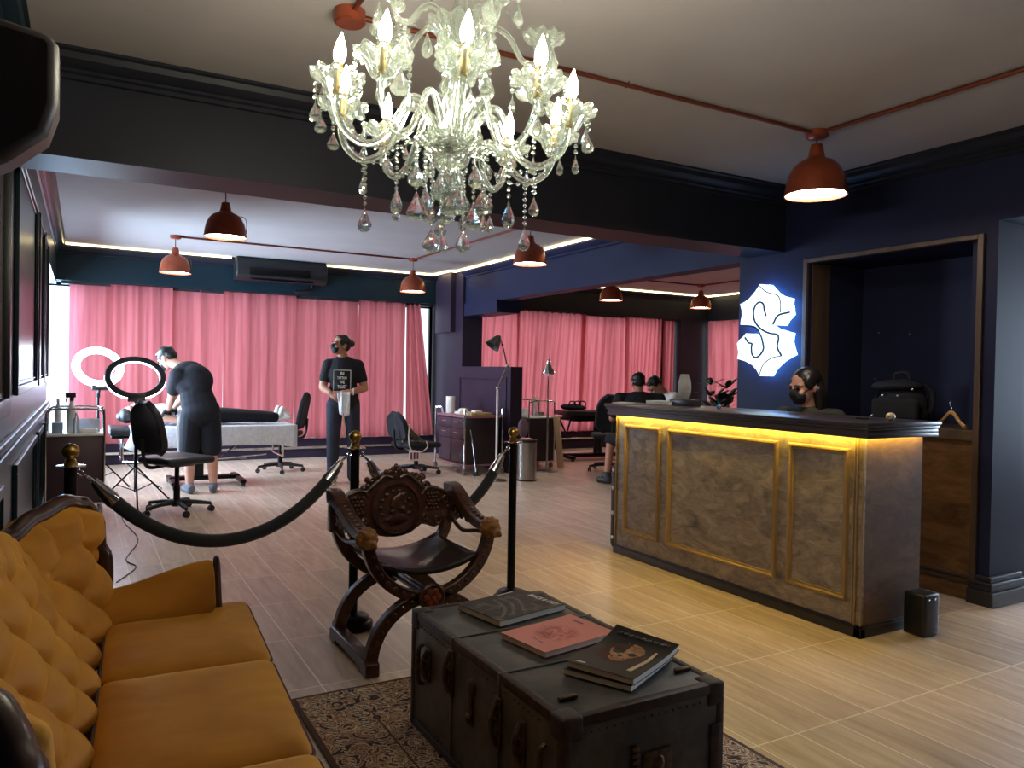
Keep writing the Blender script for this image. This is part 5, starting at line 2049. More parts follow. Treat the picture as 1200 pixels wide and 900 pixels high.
sh.grid(shf, 60, 36)
o = sh.build('bed_sheet', M['white_cloth'], None, solid=.004, ang=80, loc=(1.15, 8.93, 0)); tag(o, 'white sheet draped over the treatment bed under the lying person', 'sheet')
b = MB()
b.grid(lambda u, v: V((-.30 + .28 * u + .06 * math.sin(v * 2), -.312 - .012 * math.sin(u * 8) * (1 - v), .645 - .20 * (1 - v) - .05 * math.sin(u * PI) * (1 - v))), 12, 8)
b.grid(lambda u, v: V((-.30 + .28 * u + .06 * math.sin(2), -.312 + .25 * v, .645 + .003)), 12, 4)
o = b.build('towel', M['white_cloth'], None, solid=.005, ang=80, loc=(.66, 8.93, .002)); tag(o, 'white towel hanging over the head end of the treatment bed', 'towel')

# ------------------------------------------------------------------ drawer cabinet before the partition
T = thing('drawer_cabinet', 'dark purple drawer cabinet on casters with chrome posts, in front of the low plum partition', 'cabinet', (4.13, 8.50, 0))
w, d = .47, .82
b = MB(); b.bbox((0, 0, .12), (w, d, .70), .006)
b.build('body', M['dark_laminate'], T)
b = MB(); b.bbox((-.02, -.02, .70), (w + .02, d + .02, .725), .006)
b.build('top', M['pink_laminate'], T)
for i, (y0, y1) in enumerate(((.05, .40), (.42, .78))):
    for j, (z0, z1) in enumerate(((.56, .685), (.43, .55))):
        b = MB(); b.bbox((-.014, y0, z0), (.0, y1, z1), .004)
        dr = b.build('drawer', M['purple_laminate'], T)
        b = MB(); b.tube(smooth_path([(-.014, y0 + .11, z1 - .045), (-.032, y0 + .12, z1 - .045), (-.032, y0 + .23, z1 - .045), (-.014, y0 + .24, z1 - .045)], 4), .007, 6)
        b.build('handle', M['chrome'], dr)
    b = MB(); b.bbox((-.012, y0, .14), (.0, y1, .42), .004)
    b.build('door', M['purple_laminate'], T)
for (x, y) in ((-.03, -.03), (w + .03, -.03), (-.03, d + .03)):
    b = MB()
    s = 1 if y < 0 else -1
    b.tube(smooth_path([(x, y, .07), (x, y, .74), (x + .01, y + .02 * s, .80), (x + .04, y + .08 * s, .80), (x + .04, y + .12 * s, .725)], 5), .012, 8)
    b.build('post', M['chrome'], T)
    caster(T, x, y, .035, M['steel'])
caster(T, w - .03, d - .05, .035, M['steel'])
b = MB(); b.bbox((-.02, -.02, .10), (w + .02, d + .02, .12), .004)
b.build('base_shelf', M['pink_laminate'], T)
ZB = .7265
T = thing('paper_roll', 'white paper towel roll standing on the drawer cabinet', 'paper roll', (4.25, 9.22, ZB))
b = MB(); b.lathe([(.02, 0), (.058, 0), (.06, .004), (.06, .216), (.058, .22), (.02, .22), (.02, 0)], n=24)
b.build('roll', M['paper'], T)
T = thing('paper_bundle', 'crumpled white papers and cloths on the drawer cabinet', 'papers', (4.33, 9.0, ZB))
b = MB()
b.ball((0, 0, .04), .055, 10, (1.3, 1.1, .7)); b.bbox((-.09, -.13, 0), (.1, .08, .03), .008)
b.build('stack', M['paper'], T, ang=25)
b = MB(); b.bbox((-.15, -.17, 0), (.15, .17, .035), .004)
o = b.build('card_folder', mk('tan_card', srgb(176, 146, 104), .7), None, loc=(4.36, 8.68, ZB)); tag(o, 'flat tan cardboard folder at the near end of the drawer cabinet', 'folder')
b = MB(); b.bbox((-.05, -.06, 0), (.05, .06, .02), .004)
o = b.build('small_carton', M['paper'], None, loc=(4.38, 8.70, ZB + .0355)); tag(o, 'small pale carton on top of the tan cardboard folder', 'box')

# chrome pole leaning on the cabinet
T = thing('leaning_pole', 'thin chrome pole with black foot leaning against the near side of the drawer cabinet', 'pole', (4.22, 8.36, 0))
b = MB(); b.tube([(0, 0, .03), (-.03, .03, .30)], .011, 8); b.tube([(-.03, .03, .30), (-.055, .075, .56)], .008, 8)
b.build('tube', M['chrome'], T)
b = MB(); b.cyl((0, -.002, .001), (0, 0, .05), .022, .016, n=12); b.bbox((-.05, -.02, .001), (.05, .02, .018), .004)
b.build('rubber_foot', M['black_plastic'], T)

# adjustable floor lamp and task lamp
T = thing('floor_lamp', 'silver floor lamp with jointed arm and grey cone shade beside the drawer cabinet', 'floor lamp', (4.245, 7.90, 0))
b = MB(); b.lathe([(0, 0), (.13, 0), (.13, .012), (.03, .02), (.015, .03), (0, .03)], n=32)
b.build('base', M['steel'], T)
b = MB(); b.cyl((0, 0, .02), (0, 0, 1.08), .013, n=12)
b.build('pole', M['white_plastic'], T)
J1, J2, J3 = V((0, 0, 1.09)), V((.10, -.04, 1.355)), V((.045, -.02, 1.60))
b = MB(); b.ball(J1, .022, 10); b.tube([J1, J2], .009, 8); b.tube([J1 + V((.012, 0, .02)), J2 + V((.012, 0, -.02))], .004, 6); b.ball(J2, .02, 10)
b.build('lower_arm', M['steel'], T)
b = MB(); b.tube([J2, J3], .008, 8); b.ball(J3, .016, 10)
b.build('upper_arm', M['black_metal'], T)
Mx = Matrix.Translation((-.03, -.0, 1.645)) @ Matrix.Rotation(rad(38), 4, 'Y')
b = MB(); b.lathe([(0, .075), (.02, .075), (.035, .055), (.05, .03), (.07, -.03), (.092, -.085), (.088, -.085), (.066, -.03), (.045, .025), (0, .045)], n=28, M=Mx)
b.tube([Mx @ V((.03, 0, .05)), J3], .008, 8)
b.build('lamp_shade', mk('dark_grey_enamel', srgb(70, 70, 72), .35, .5), T)
T = thing('task_lamp', 'chrome floor lamp with small bright bell shade between the bin and the leaning board', 'floor lamp', (5.27, 8.42, 0))
b = MB(); b.lathe([(0, 0), (.15, 0), (.15, .012), (.03, .022), (.015, .03), (0, .03)], n=32)
b.build('base', M['steel'], T)
b = MB(); b.cyl((0, 0, .02), (0, 0, .80), .014, n=12); b.cyl((0, 0, .8), (0, 0, 1.275), .010, n=12)
b.build('pole', M['steel'], T)
b = MB(); b.lathe([(0, 1.47), (.012, 1.47), (.016, 1.44), (.026, 1.42), (.030, 1.39), (.042, 1.375), (.055, 1.34), (.088, 1.285), (.094, 1.262), (.09, 1.262), (.08, 1.285), (.05, 1.335), (0, 1.36)], n=28)
b.build('lamp_shade', M['chrome'], T)
b = MB(); b.lathe([(0, 1.268), (.04, 1.269), (.075, 1.274), (.04, 1.295), (0, 1.30)], n=20)
b.build('bulb', E_TASK, T)

# steel bin
T = thing('waste_bin', 'tall brushed steel waste bin with a red and white bag on its rim', 'waste bin', (4.60, 7.80, 0))
b = MB(); b.lathe([(0, .012), (.118, .012), (.118, .47), (.112, .475), (.108, .47), (.108, .06), (0, .06)], n=36)
b.build('body', M['steel'], T)
b = MB(); b.lathe([(0, 0), (.124, 0), (.124, .016), (.118, .018), (0, .018)], n=36)
b.build('base_ring', M['black_plastic'], T)
b = MB(); b.lathe([(.119, .455), (.122, .458), (.122, .485), (.112, .49), (.1, .482), (.1, .46)], n=36)
b.build('rim', M['black_plastic'], T)
b = MB()
b.ball((-.04, -.03, .482), .05, 12, (1.2, 1, .55)); b.ball((.03, .02, .48), .05, 12, (1.1, 1.1, .5)); b.ball((-.02, .05, .48), .045, 12, (1, 1, .6))
b.build('bin_bag', mk('red_plastic_bag', srgb(190, 80, 76), .5, c2=srgb(226, 190, 186), scale=22, lo=.45, hi=.6), T)

# padded armrest stand, leaning board
T = thing('armrest_stand', 'grey oval padded armrest on a stand behind the steel waste bin', 'armrest', (4.72, 8.10, 0))
b = MB(); b.ball((0, 0, .60), .12, 18, (.62, .25, 1.0))
b.build('pad', mk('mauve_vinyl', srgb(112, 92, 104), .5), T)
b = MB(); b.cyl((0, 0.01, .03), (0, 0.01, .50), .012, n=10); b.lathe([(0, .001), (.09, .001), (.09, .014), (.012, .03), (0, .03)], n=20)
b.build('stand', M['black_metal'], T)
Mx = Matrix.Translation((5.645, 8.66, .002)) @ Matrix.Rotation(rad(-7), 4, 'Y') @ Matrix.Rotation(rad(20), 4, 'Z')
b = MB(); b.bbox((-.011, -.05, 0.0), (.011, .05, .70), .003, M=Mx)
o = b.build('wooden_board', M['pale_wood'], None); tag(o, 'pale wooden board leaning against the dark trolley', 'board')

# tattoo bed in the right room with bags on it
T = thing('treatment_bed', 'black treatment bed with pale top edge in the right room, beside the seated man', 'bed', (6.75, 9.35, 0), rad(-8))
b = MB(); b.bbox((-.62, -.28, .66), (.75, .28, .73), .02)
b.build('mattress', M['black_plastic'], T)
b = MB(); b.bbox((-.10, -.29, .70), (.75, -.27, .735), .006)
b.build('pale_edge', M['pale_wood'], T)
b = MB(); b.bbox((-.5, -.22, .58), (.6, .22, .66), .01); b.bbox((-.06, -.05, .42), (.06, .05, .58), .01)
b.build('frame', M['black_metal'], T)
b = MB(); b.cyl((0, 0, .09), (0, 0, .44), .07, .05, n=18)
b.build('column', M['black_plastic'], T)
b = MB(); b.bbox((-.55, -.06, .04), (.6, .06, .095), .012)
b.build('floor_beam', M['black_metal'], T)
for x in (-.52, .56):
    b = MB(); b.bbox((x - .035, -.26, .03), (x + .035, .26, .075), .01)
    b.build('foot', M['black_metal'], T)
    for y in (-.23, .23):
        caster(T, x, y, .016)
b = MB(); b.bbox((-.95, -.30, .62), (-.5, -.02, .64), .006); b.tube([(-.72, -.16, .62), (-.60, -.16, .40), (-.5, -.1, .62)], .016, 8); b.cyl((-.72, -.2, .03), (-.72, -.2, .62), .010, n=8); b.ball((-.72, -.2, .02), .019, 8)
b.build('side_tray', M['black_metal'], T)
T = thing('black_bag', 'slouched black bag with loops lying on the right treatment bed', 'bag', (6.26, 9.30, .742))
b = MB(); b.ball((0, 0, .045), .1, 14, (1.6, 1.1, .5)); b.ball((-.1, .02, .05), .08, 12, (1.2, 1, .55)); b.ball((.12, -.02, .035), .07, 12, (1.3, 1, .5))
b.build('body', M['black_fabric'], T)
for k in range(3):
    b = MB(); b.tube(smooth_path([(-.12 + .09 * k, -.06, .07), (-.11 + .09 * k, -.09, .13), (-.02 + .09 * k, -.07, .12), (.0 + .09 * k, -.06, .06)], 5), .009, 6)
    b.build('strap', M['black_fabric'], T)

# ------------------------------------------------------------------ air conditioner under the ceiling
T = thing('air_conditioner', 'black wall-mounted air conditioner under the ceiling above the pink curtains', 'air conditioner', (2.34, 10.79, 2.445))
b = MB()
b.prism([(0, 0), (-.20, -.005), (-.27, .05), (-.285, .15), (-.26, .27), (-.22, .30), (0, .30)], -.60, .60, u=(0, 1, 0), v=(0, 0, 1), w=(1, 0, 0))
b.build('case', M['black_plastic'], T, bevel=.015, seg=3, ang=50)
b = MB()
for k in range(9):
    z = .065 + k * .012
    b.bbox((-.44, -.292, z), (.36, -.272, z + .005), .002)
b.build('grille', M['black_metal'], T)
b = MB(); b.bbox((-.42, -.252, .005), (.42, -.20, .012), .002)
b.build('louver', M['black_metal'], T)
b = MB(); b.tube(smooth_path([(.45, -.05, .0), (.44, -.08, -.07), (.3, -.10, -.10), (.2, -.1, -.105)], 5), .022, 10)
b.build('drain_hose', M['black_plastic'], T)

# ------------------------------------------------------------------ glowing emblem on the pier
T = thing('emblem_sign', 'glowing white S-shaped emblem sign with pointed outline on the dark blue pier', 'sign', (4.46, 4.05, 1.62))


def pz(px, py):      # outline points measured on the sign, in metres about its centre
    return (px, py)


OUT = [(.053, .355), (-.033, .343), (-.10, .28), (-.145, .253), (-.195, .238), (-.235, .227), (-.229, .205), (-.229, .19), (-.236, .165), (-.240, .135), (-.246, .113), (-.20, .075), (-.176, .036), (-.12, .040), (-.083, .045), (-.04, .085), (-.018, .112),
       (-.035, .085), (-.055, .06), (-.085, .030), (-.123, .010), (-.165, .001), (-.205, -.012), (-.248, -.022), (-.240, -.055), (-.238, -.086), (-.252, -.13), (-.271, -.175), (-.215, -.20), (-.165, -.225), (-.10, -.275), (-.059, -.333), (.033, -.334), (.065, -.29), (.11, -.251), (.18, -.222), (.262, -.203),
       (.256, -.175), (.253, -.15), (.262, -.115), (.268, -.083), (.24, -.055), (.21, -.035), (.179, -.009), (.14, -.012), (.087, -.015), (.06, -.04), (.028, -.066), (.035, -.02), (.06, .018), (.11, .042), (.16, .05), (.238, .053), (.235, .09), (.225, .13), (.228, .17), (.245, .219), (.20, .232), (.15, .258), (.095, .305)]
b = MB(); b.prism(OUT, -.034, .012, u=(0, 1, 0), v=(0, 0, 1), w=(1, 0, 0))
b.build('side_return', E_SIGN_EDGE, T, smooth=False)
b = MB(); b.prism(OUT, -.036, -.0345, u=(0, 1, 0), v=(0, 0, 1), w=(1, 0, 0))
b.build('face', E_SIGN, T, smooth=False)
LN = mk('deep_blue_line', srgb(24, 70, 120), .4)


def sign_line(pts, r=.0075):
    b = MB(); b.tube([V((-.039, p.x, p.y)) for p in smooth_path([(a, c, 0) for a, c in pts], 5)], r, 6, flat=(1, 1))
    b.build('inlaid_line', LN, T)


sign_line([(-.018, .112), (.0, .16), (.013, .205), (.05, .22), (.085, .20), (.105, .15), (.09, .08), (.03, .02), (-.05, -.015), (-.125, -.028), (-.14, -.06), (-.13, -.12), (-.17, -.185)])
sign_line([(.238, .053), (.16, .048), (.08, .03), (.03, -.03), (.008, -.085), (.0, -.13), (.03, -.175), (.075, -.195), (.11, -.17), (.118, -.12), (.115, -.09), (.15, -.08), (.185, -.04)])
sign_line([(-.083, .045), (-.13, .11), (-.236, .128)])
sign_line([(.06, .345), (-.02, .29), (-.12, .258), (-.15, .20), (-.15, .13)], .004)
sign_line([(-.171, -.185), (-.08, -.20), (0, -.25), (.035, -.33)], .004)
for (a, c) in ((.15, .2), (-.1, -.1), (.1, -.2), (-.15, .2)):
    b = MB(); b.cyl((.0, a, c), (.04, a, c), .008, n=8)
    b.build('standoff', M['steel'], T)

# ------------------------------------------------------------------ plant behind the counter
T = thing('potted_plant', 'dark green leafy potted plant beside the pier behind the counter', 'plant', (5.05, 5.12, 0))
b = MB(); b.lathe([(0, 0), (.13, 0), (.14, .01), (.17, .30), (.175, .32), (.155, .32), (.15, .28), (0, .28)], n=28)
b.build('pot', mk('dark_planter', srgb(40, 38, 40), .5), T)
b = MB(); b.lathe([(0, .285), (.15, .285), (.12, .29), (0, .295)], n=20)
b.build('soil', M['soil'], T)
rnd = random.Random(8)
b = MB(); stems = []
for k in range(7):
    a = rnd.random() * 6.28
    top = V((.20 * math.cos(a) * rnd.uniform(.3, 1), .20 * math.sin(a) * rnd.uniform(.3, 1), rnd.uniform(.85, 1.2)))
    pth = smooth_path([(.04 * math.cos(a), .04 * math.sin(a), .27), tuple(V((.07 * math.cos(a), .07 * math.sin(a), .6))), tuple(top)], 6)
    b.tube(pth, [.011 - .0007 * i for i in range(len(pth))], 6)
    stems.append(pth)
b.build('stems', mk('brown_stem', srgb(74, 60, 44), .7), T)
b = MB()
for pth in stems:
    for i in range(3, len(pth)):
        for j in range(5):
            a = rnd.random() * 6.28
            el = rnd.uniform(.1, 1.0)
            L = rnd.uniform(.11, .19)
            d = V((math.cos(a) * math.cos(el), math.sin(a) * math.cos(el), math.sin(el)))
            sd = d.cross(V((0, 0, 1))).normalized()
            p = pth[i]
            w = L * .2
            q = [p, p + d * L * .35 + sd * w, p + d * L * .35 - sd * w, p + d * L * .75 + sd * w * .6 - V((0, 0, .01)), p + d * L * .75 - sd * w * .6 - V((0, 0, .01)), p + d * L - V((0, 0, .03))]
            vs = [b.bm.verts.new(x) for x in q]
            b.face([vs[0], vs[1], vs[2]]); b.face([vs[1], vs[3], vs[4], vs[2]]); b.face([vs[3], vs[5], vs[4]])
b.build('foliage', M['leaf'], T, norm=False, solid=.002)

# ------------------------------------------------------------------ in the recess: backpack and hanger
T = thing('backpack', 'black backpack with pale metal studs standing on the ledge of the wall recess', 'backpack', (4.76, 3.16, .9915), rad(-78))
blob('body', [('ell', V((0, 0, .12)), (.165, .115, .12), None), ('ell', V((0, .01, .19)), (.14, .10, .10), None), ('cap', V((-.11, 0, .06)), V((.11, 0, .06)), .06, .06), ('cap', V((-.09, -.02, .07)), V((.09, .02, .07)), .068, .068)], M['black_fabric'], T, .01, 2)
b = MB(); b.bbox((-.15, -.135, .02), (.15, -.085, .16), .03, 4)
b.build('front_pocket', M['black_fabric'], T)
blob('top_flap', [('ell', V((-.02, -.02, .245)), (.165, .115, .042), None), ('ell', V((-.08, -.06, .235)), (.10, .07, .03), None)], M['black_fabric'], T, .01, 2)
b = MB(); b.tube(smooth_path([(-.05, 0, .28), (-.04, -.005, .325), (.03, -.005, .33), (.05, 0, .28)], 5), .012, 8)
b.build('carry_handle', M['black_fabric'], T)
for sx in (-1, 1):
    b = MB(); b.tube(smooth_path([(sx * .10, .10, .25), (sx * .165, .06, .2), (sx * .185, .0, .10), (sx * .15, .07, .02)], 5), .014, 8)
    b.build('shoulder_strap', M['black_fabric'], T)
for (x, z) in ((-.075, .18), (.02, .18), (.11, .225), (-.135, .045)):
    b = MB(); b.ball((x, -.124 if z > .17 else -.136, z), .0085, 10, (1, .5, 1))
    b.build('stud', M['chrome'], T)
T = thing('coat_hanger', 'pale wooden coat hanger propped on the ledge at the right of the recess', 'hanger', (4.665, 2.77, .9915), rad(52))
b = MB()
arm = smooth_path([(-.20, 0, .012), (-.12, 0, .04), (-.05, 0, .078), (0, 0, .09), (.05, 0, .078), (.12, 0, .04), (.20, 0, .012)], 6)
b.tube(arm, .0125, 10, flat=(.7, 1.))
b.build('wooden_bar', M['hanger_wood'], T)
b = MB(); b.tube(smooth_path([(0, 0, .09), (0, 0, .12), (.018, 0, .135), (.022, 0, .155), (.005, 0, .168), (-.016, 0, .158)], 5), .0022, 6)
b.build('hook', M['chrome'], T)
b = MB()
for (y, z) in ((3.58, 1.62), (3.34, 1.60), (3.60, 1.28), (3.38, 1.27)):
    bb = MB(); bb.ball((5.096, y, z), .006, 8, (.5, 1, 1))
    o = bb.build('wall_screw', M['steel'], None); tag(o, 'tiny pale screw in the back wall of the recess', 'screw', 'screws in the recess wall')
b.bm.free()

# ------------------------------------------------------------------ left wall: black frame, cabinet; cable on the floor
T = thing('picture_frame', 'black picture frame cut by the left edge, on the dark panelled wall', 'picture frame', (-.275, 3.18, 1.60))
b = MB()
for (y0, y1, z0, z1) in ((-.56, .56, -.53, -.46), (-.56, .56, .46, .53), (-.56, -.49, -.46, .46), (.49, .56, -.46, .46)):
    b.bbox((-.024, y0, z0), (.016, y1, z1), .006)
b.build('frame', M['black_plastic'], T)
b = MB(); b.box((-.020, -.49, -.46), (-.008, .49, .46))
b.build('picture', mk('dark_canvas', srgb(30, 30, 34), .6), T, smooth=False)
T = thing('wall_cabinet', 'dark brown padded box high on the left wall above the sofa', 'cabinet', (-.17, 1.52, 1.735))
b = MB()
b.prism([(-.13, -.23), (-.06, -.20), (.06, -.13), (.115, -.08), (.13, -.03), (.13, .07), (.12, .088), (-.13, .125)], -.05, .05, u=(1, 0, 0), v=(0, 0, 1), w=(0, 1, 0))
b.build('body', mk('dark_brown_leather', srgb(36, 25, 22), .5, c2=srgb(46, 32, 28), scale=20), T, bevel=.016, seg=3, ang=50)
b = MB(); b.tube(smooth_path([(.18, 5.02, .004), (.30, 5.35, .004), (.255, 5.6, .004), (.36, 6.2, .004), (.30, 6.9, .004), (.29, 7.3, .004)], 6), .0035, 6)
o = b.build('power_cable', M['black_plastic'], None); tag(o, 'thin dark cable lying on the floor between sofa and ring light', 'cable')
# ------------------------------------------------------------------ people
def frame(z, x):
    """rotation whose local z runs along z and whose local x is close to x"""
    z = V(z).normalized()
    x = V(x)
    x = (x - z * x.dot(z)).normalized()
    y = z.cross(x)
    return Matrix((x, y, z)).transposed()


def head_prims(c, Rm, k=1.0):
    def P(x, y, z):
        return V(c) + Rm @ V((x * k, y * k, z * k))

    def E(x, y, z, a, b_, d):
        return ('ell', P(x, y, z), (a * k, b_ * k, d * k), Rm)
    return [E(0, .012, .03, .073, .092, .085), E(0, -.02, -.03, .060, .070, .075), E(0, -.045, -.078, .036, .036, .028), E(0, -.03, -.055, .052, .048, .04),
            ('cap', P(0, -.090, .012), P(0, -.108, -.022), .009 * k, .014 * k), E(.014, -.094, -.026, .010, .010, .008), E(-.014, -.094, -.026, .010, .010, .008),
            E(.031, -.076, .026, .024, .014, .010), E(-.031, -.076, .026, .024, .014, .010), E(.036, -.072, -.022, .022, .018, .02), E(-.036, -.072, -.022, .022, .018, .02),
            E(0, -.088, -.050, .024, .012, .008), E(0, -.086, -.060, .021, .012, .008), E(.075, .012, -.008, .010, .022, .033), E(-.075, .012, -.008, .010, .022, .033)]


def face_parts(parent, c, Rm, k=1.0):
    for s in (-1, 1):
        b = MB(); b.ball(V(c) + Rm @ V((s * .031 * k, -.083 * k, .008 * k)), .0105 * k, 10, (1.2, .7, .8), Rm)
        b.build('eye', M['eye'], parent)
        b = MB(); b.tube([V(c) + Rm @ V((s * x * k, y * k, z * k)) for x, y, z in ((.014, -.093, .026), (.03, -.092, .032), (.05, -.08, .026))], .0042 * k, 6)
        b.build('eyebrow', M['hair'], parent)


def mask_part(parent, c, Rm, k=1.0):
    def P(x, y, z):
        return V(c) + Rm @ V((x * k, y * k, z * k))
    o = blob('face_mask', [('ell', P(0, -.062, -.042), (.056 * k, .05 * k, .046 * k), Rm), ('ell', P(0, -.086, -.022), (.034 * k, .038 * k, .036 * k), Rm), ('ell', P(0, -.06, -.072), (.042 * k, .042 * k, .026 * k), Rm)], M['mask'], parent, .006, 2)
    b = MB()
    for s in (-1, 1):
        b.tube(smooth_path([P(s * .05, -.06, -.02), P(s * .072, -.02, -.005), P(s * .084, .02, .015)], 4), .003 * k, 5)
    b.build('ear_loop', M['mask'], o)


def hand_prims(w, d, pn, curl=.5, k=1.0, spread=.25, side=1):
    """w wrist, d direction of the hand, pn palm normal (the side fingers curl to), side +1/-1 picks the thumb side"""
    d = V(d).normalized()
    pn = V(pn)
    pn = (pn - d * pn.dot(d)).normalized()
    x = d.cross(pn) * side
    w = V(w)
    Rm = Matrix((x, pn, d)).transposed()
    pr = [('ell', w + d * .045 * k, (.040 * k, .015 * k, .050 * k), Rm), ('cap', w, w + d * .03 * k, .024 * k, .022 * k)]
    for i, L in enumerate((.070, .080, .075, .058)):
        o = (-.030 + .020 * i) * -1
        p = w + d * .086 * k + x * o * k
        dd = (d + x * o * spread * 8).normalized()
        r = .0086 * k
        a = curl * .9
        for s, f in ((L * .45, 1.0), (L * .32, 2.0), (L * .25, 2.8)):
            q = p + (dd * math.cos(a * f) + pn * math.sin(a * f)) * s * k
            pr.append(('cap', p, q, r, r * .93))
            p = q
            r *= .93
    p = w + d * .03 * k + x * .032 * k
    q = p + (d * .7 + x * .6 + pn * .45).normalized() * .038 * k
    t = q + (d * .9 + x * .12 + pn * .5).normalized() * .03 * k
    pr += [('cap', w + d * .015 * k + x * .015 * k, p, .016 * k, .013 * k), ('cap', p, q, .0115 * k, .010 * k), ('cap', q, t, .010 * k, .0085 * k)]
    return pr


def torso_prims(pel, chest, neck, sx, g=0., wx=1., axis=None):
    """pelvis, chest centre and neck base; sx is the half shoulder width; g inflates"""
    pel, chest, neck = V(pel), V(chest), V(neck)
    ax = V(axis) if axis else V((1, 0, 0))
    up = (chest - pel).normalized()
    up2 = (neck - chest).normalized()
    R1, R2 = frame(up, ax), frame(up2, ax)
    wst = pel.lerp(chest, .48)
    return [('ell', pel, (.165 * wx + g, .115 + g, .12 + g), R1), ('ell', wst, (.142 * wx + g, .102 + g, .15 + g), R1), ('ell', pel.lerp(chest, .25), (.152 * wx + g, .106 + g, .13 + g), R1),
            ('ell', chest, (.165 * wx + g, .112 + g, .16 + g), R2), ('ell', chest.lerp(neck, .45), (.155 * wx + g, .098 + g, .12 + g), R2)]


def limb(a, b_, r0, r1, mid=None, n=3):
    a, b_ = V(a), V(b_)
    pr = []
    for i in range(n):
        p, q = a.lerp(b_, i / n), a.lerp(b_, (i + 1) / n)
        f = lambda t: r0 + (r1 - r0) * t + (mid or 0) * math.sin(min(1, t * 1.15) * PI) if t < .87 else r0 + (r1 - r0) * t
        pr.append(('cap', p, q, f(i / n), f((i + 1) / n)))
    return pr


def shoe_prims(ank, toe, r=.04):
    ank, toe = V(ank), V(toe)
    d = (toe - ank)
    d.z = 0
    heel = V((ank.x, ank.y, ank.z)) - d.normalized() * .035
    heel.z = toe.z
    return [('cap', heel, toe, r * .92, r * .95), ('cap', heel + V((0, 0, .02)), ank.lerp(toe, .35) + V((0, 0, .01)), r, r * .9), ('cap', ank, heel + V((0, 0, .02)), r * .98, r)]


X1 = V((1, 0, 0))
I3 = Matrix.Identity(3)


def RZ(a):
    return Matrix.Rotation(rad(a), 3, 'Z')


def RX(a):
    return Matrix.Rotation(rad(a), 3, 'X')


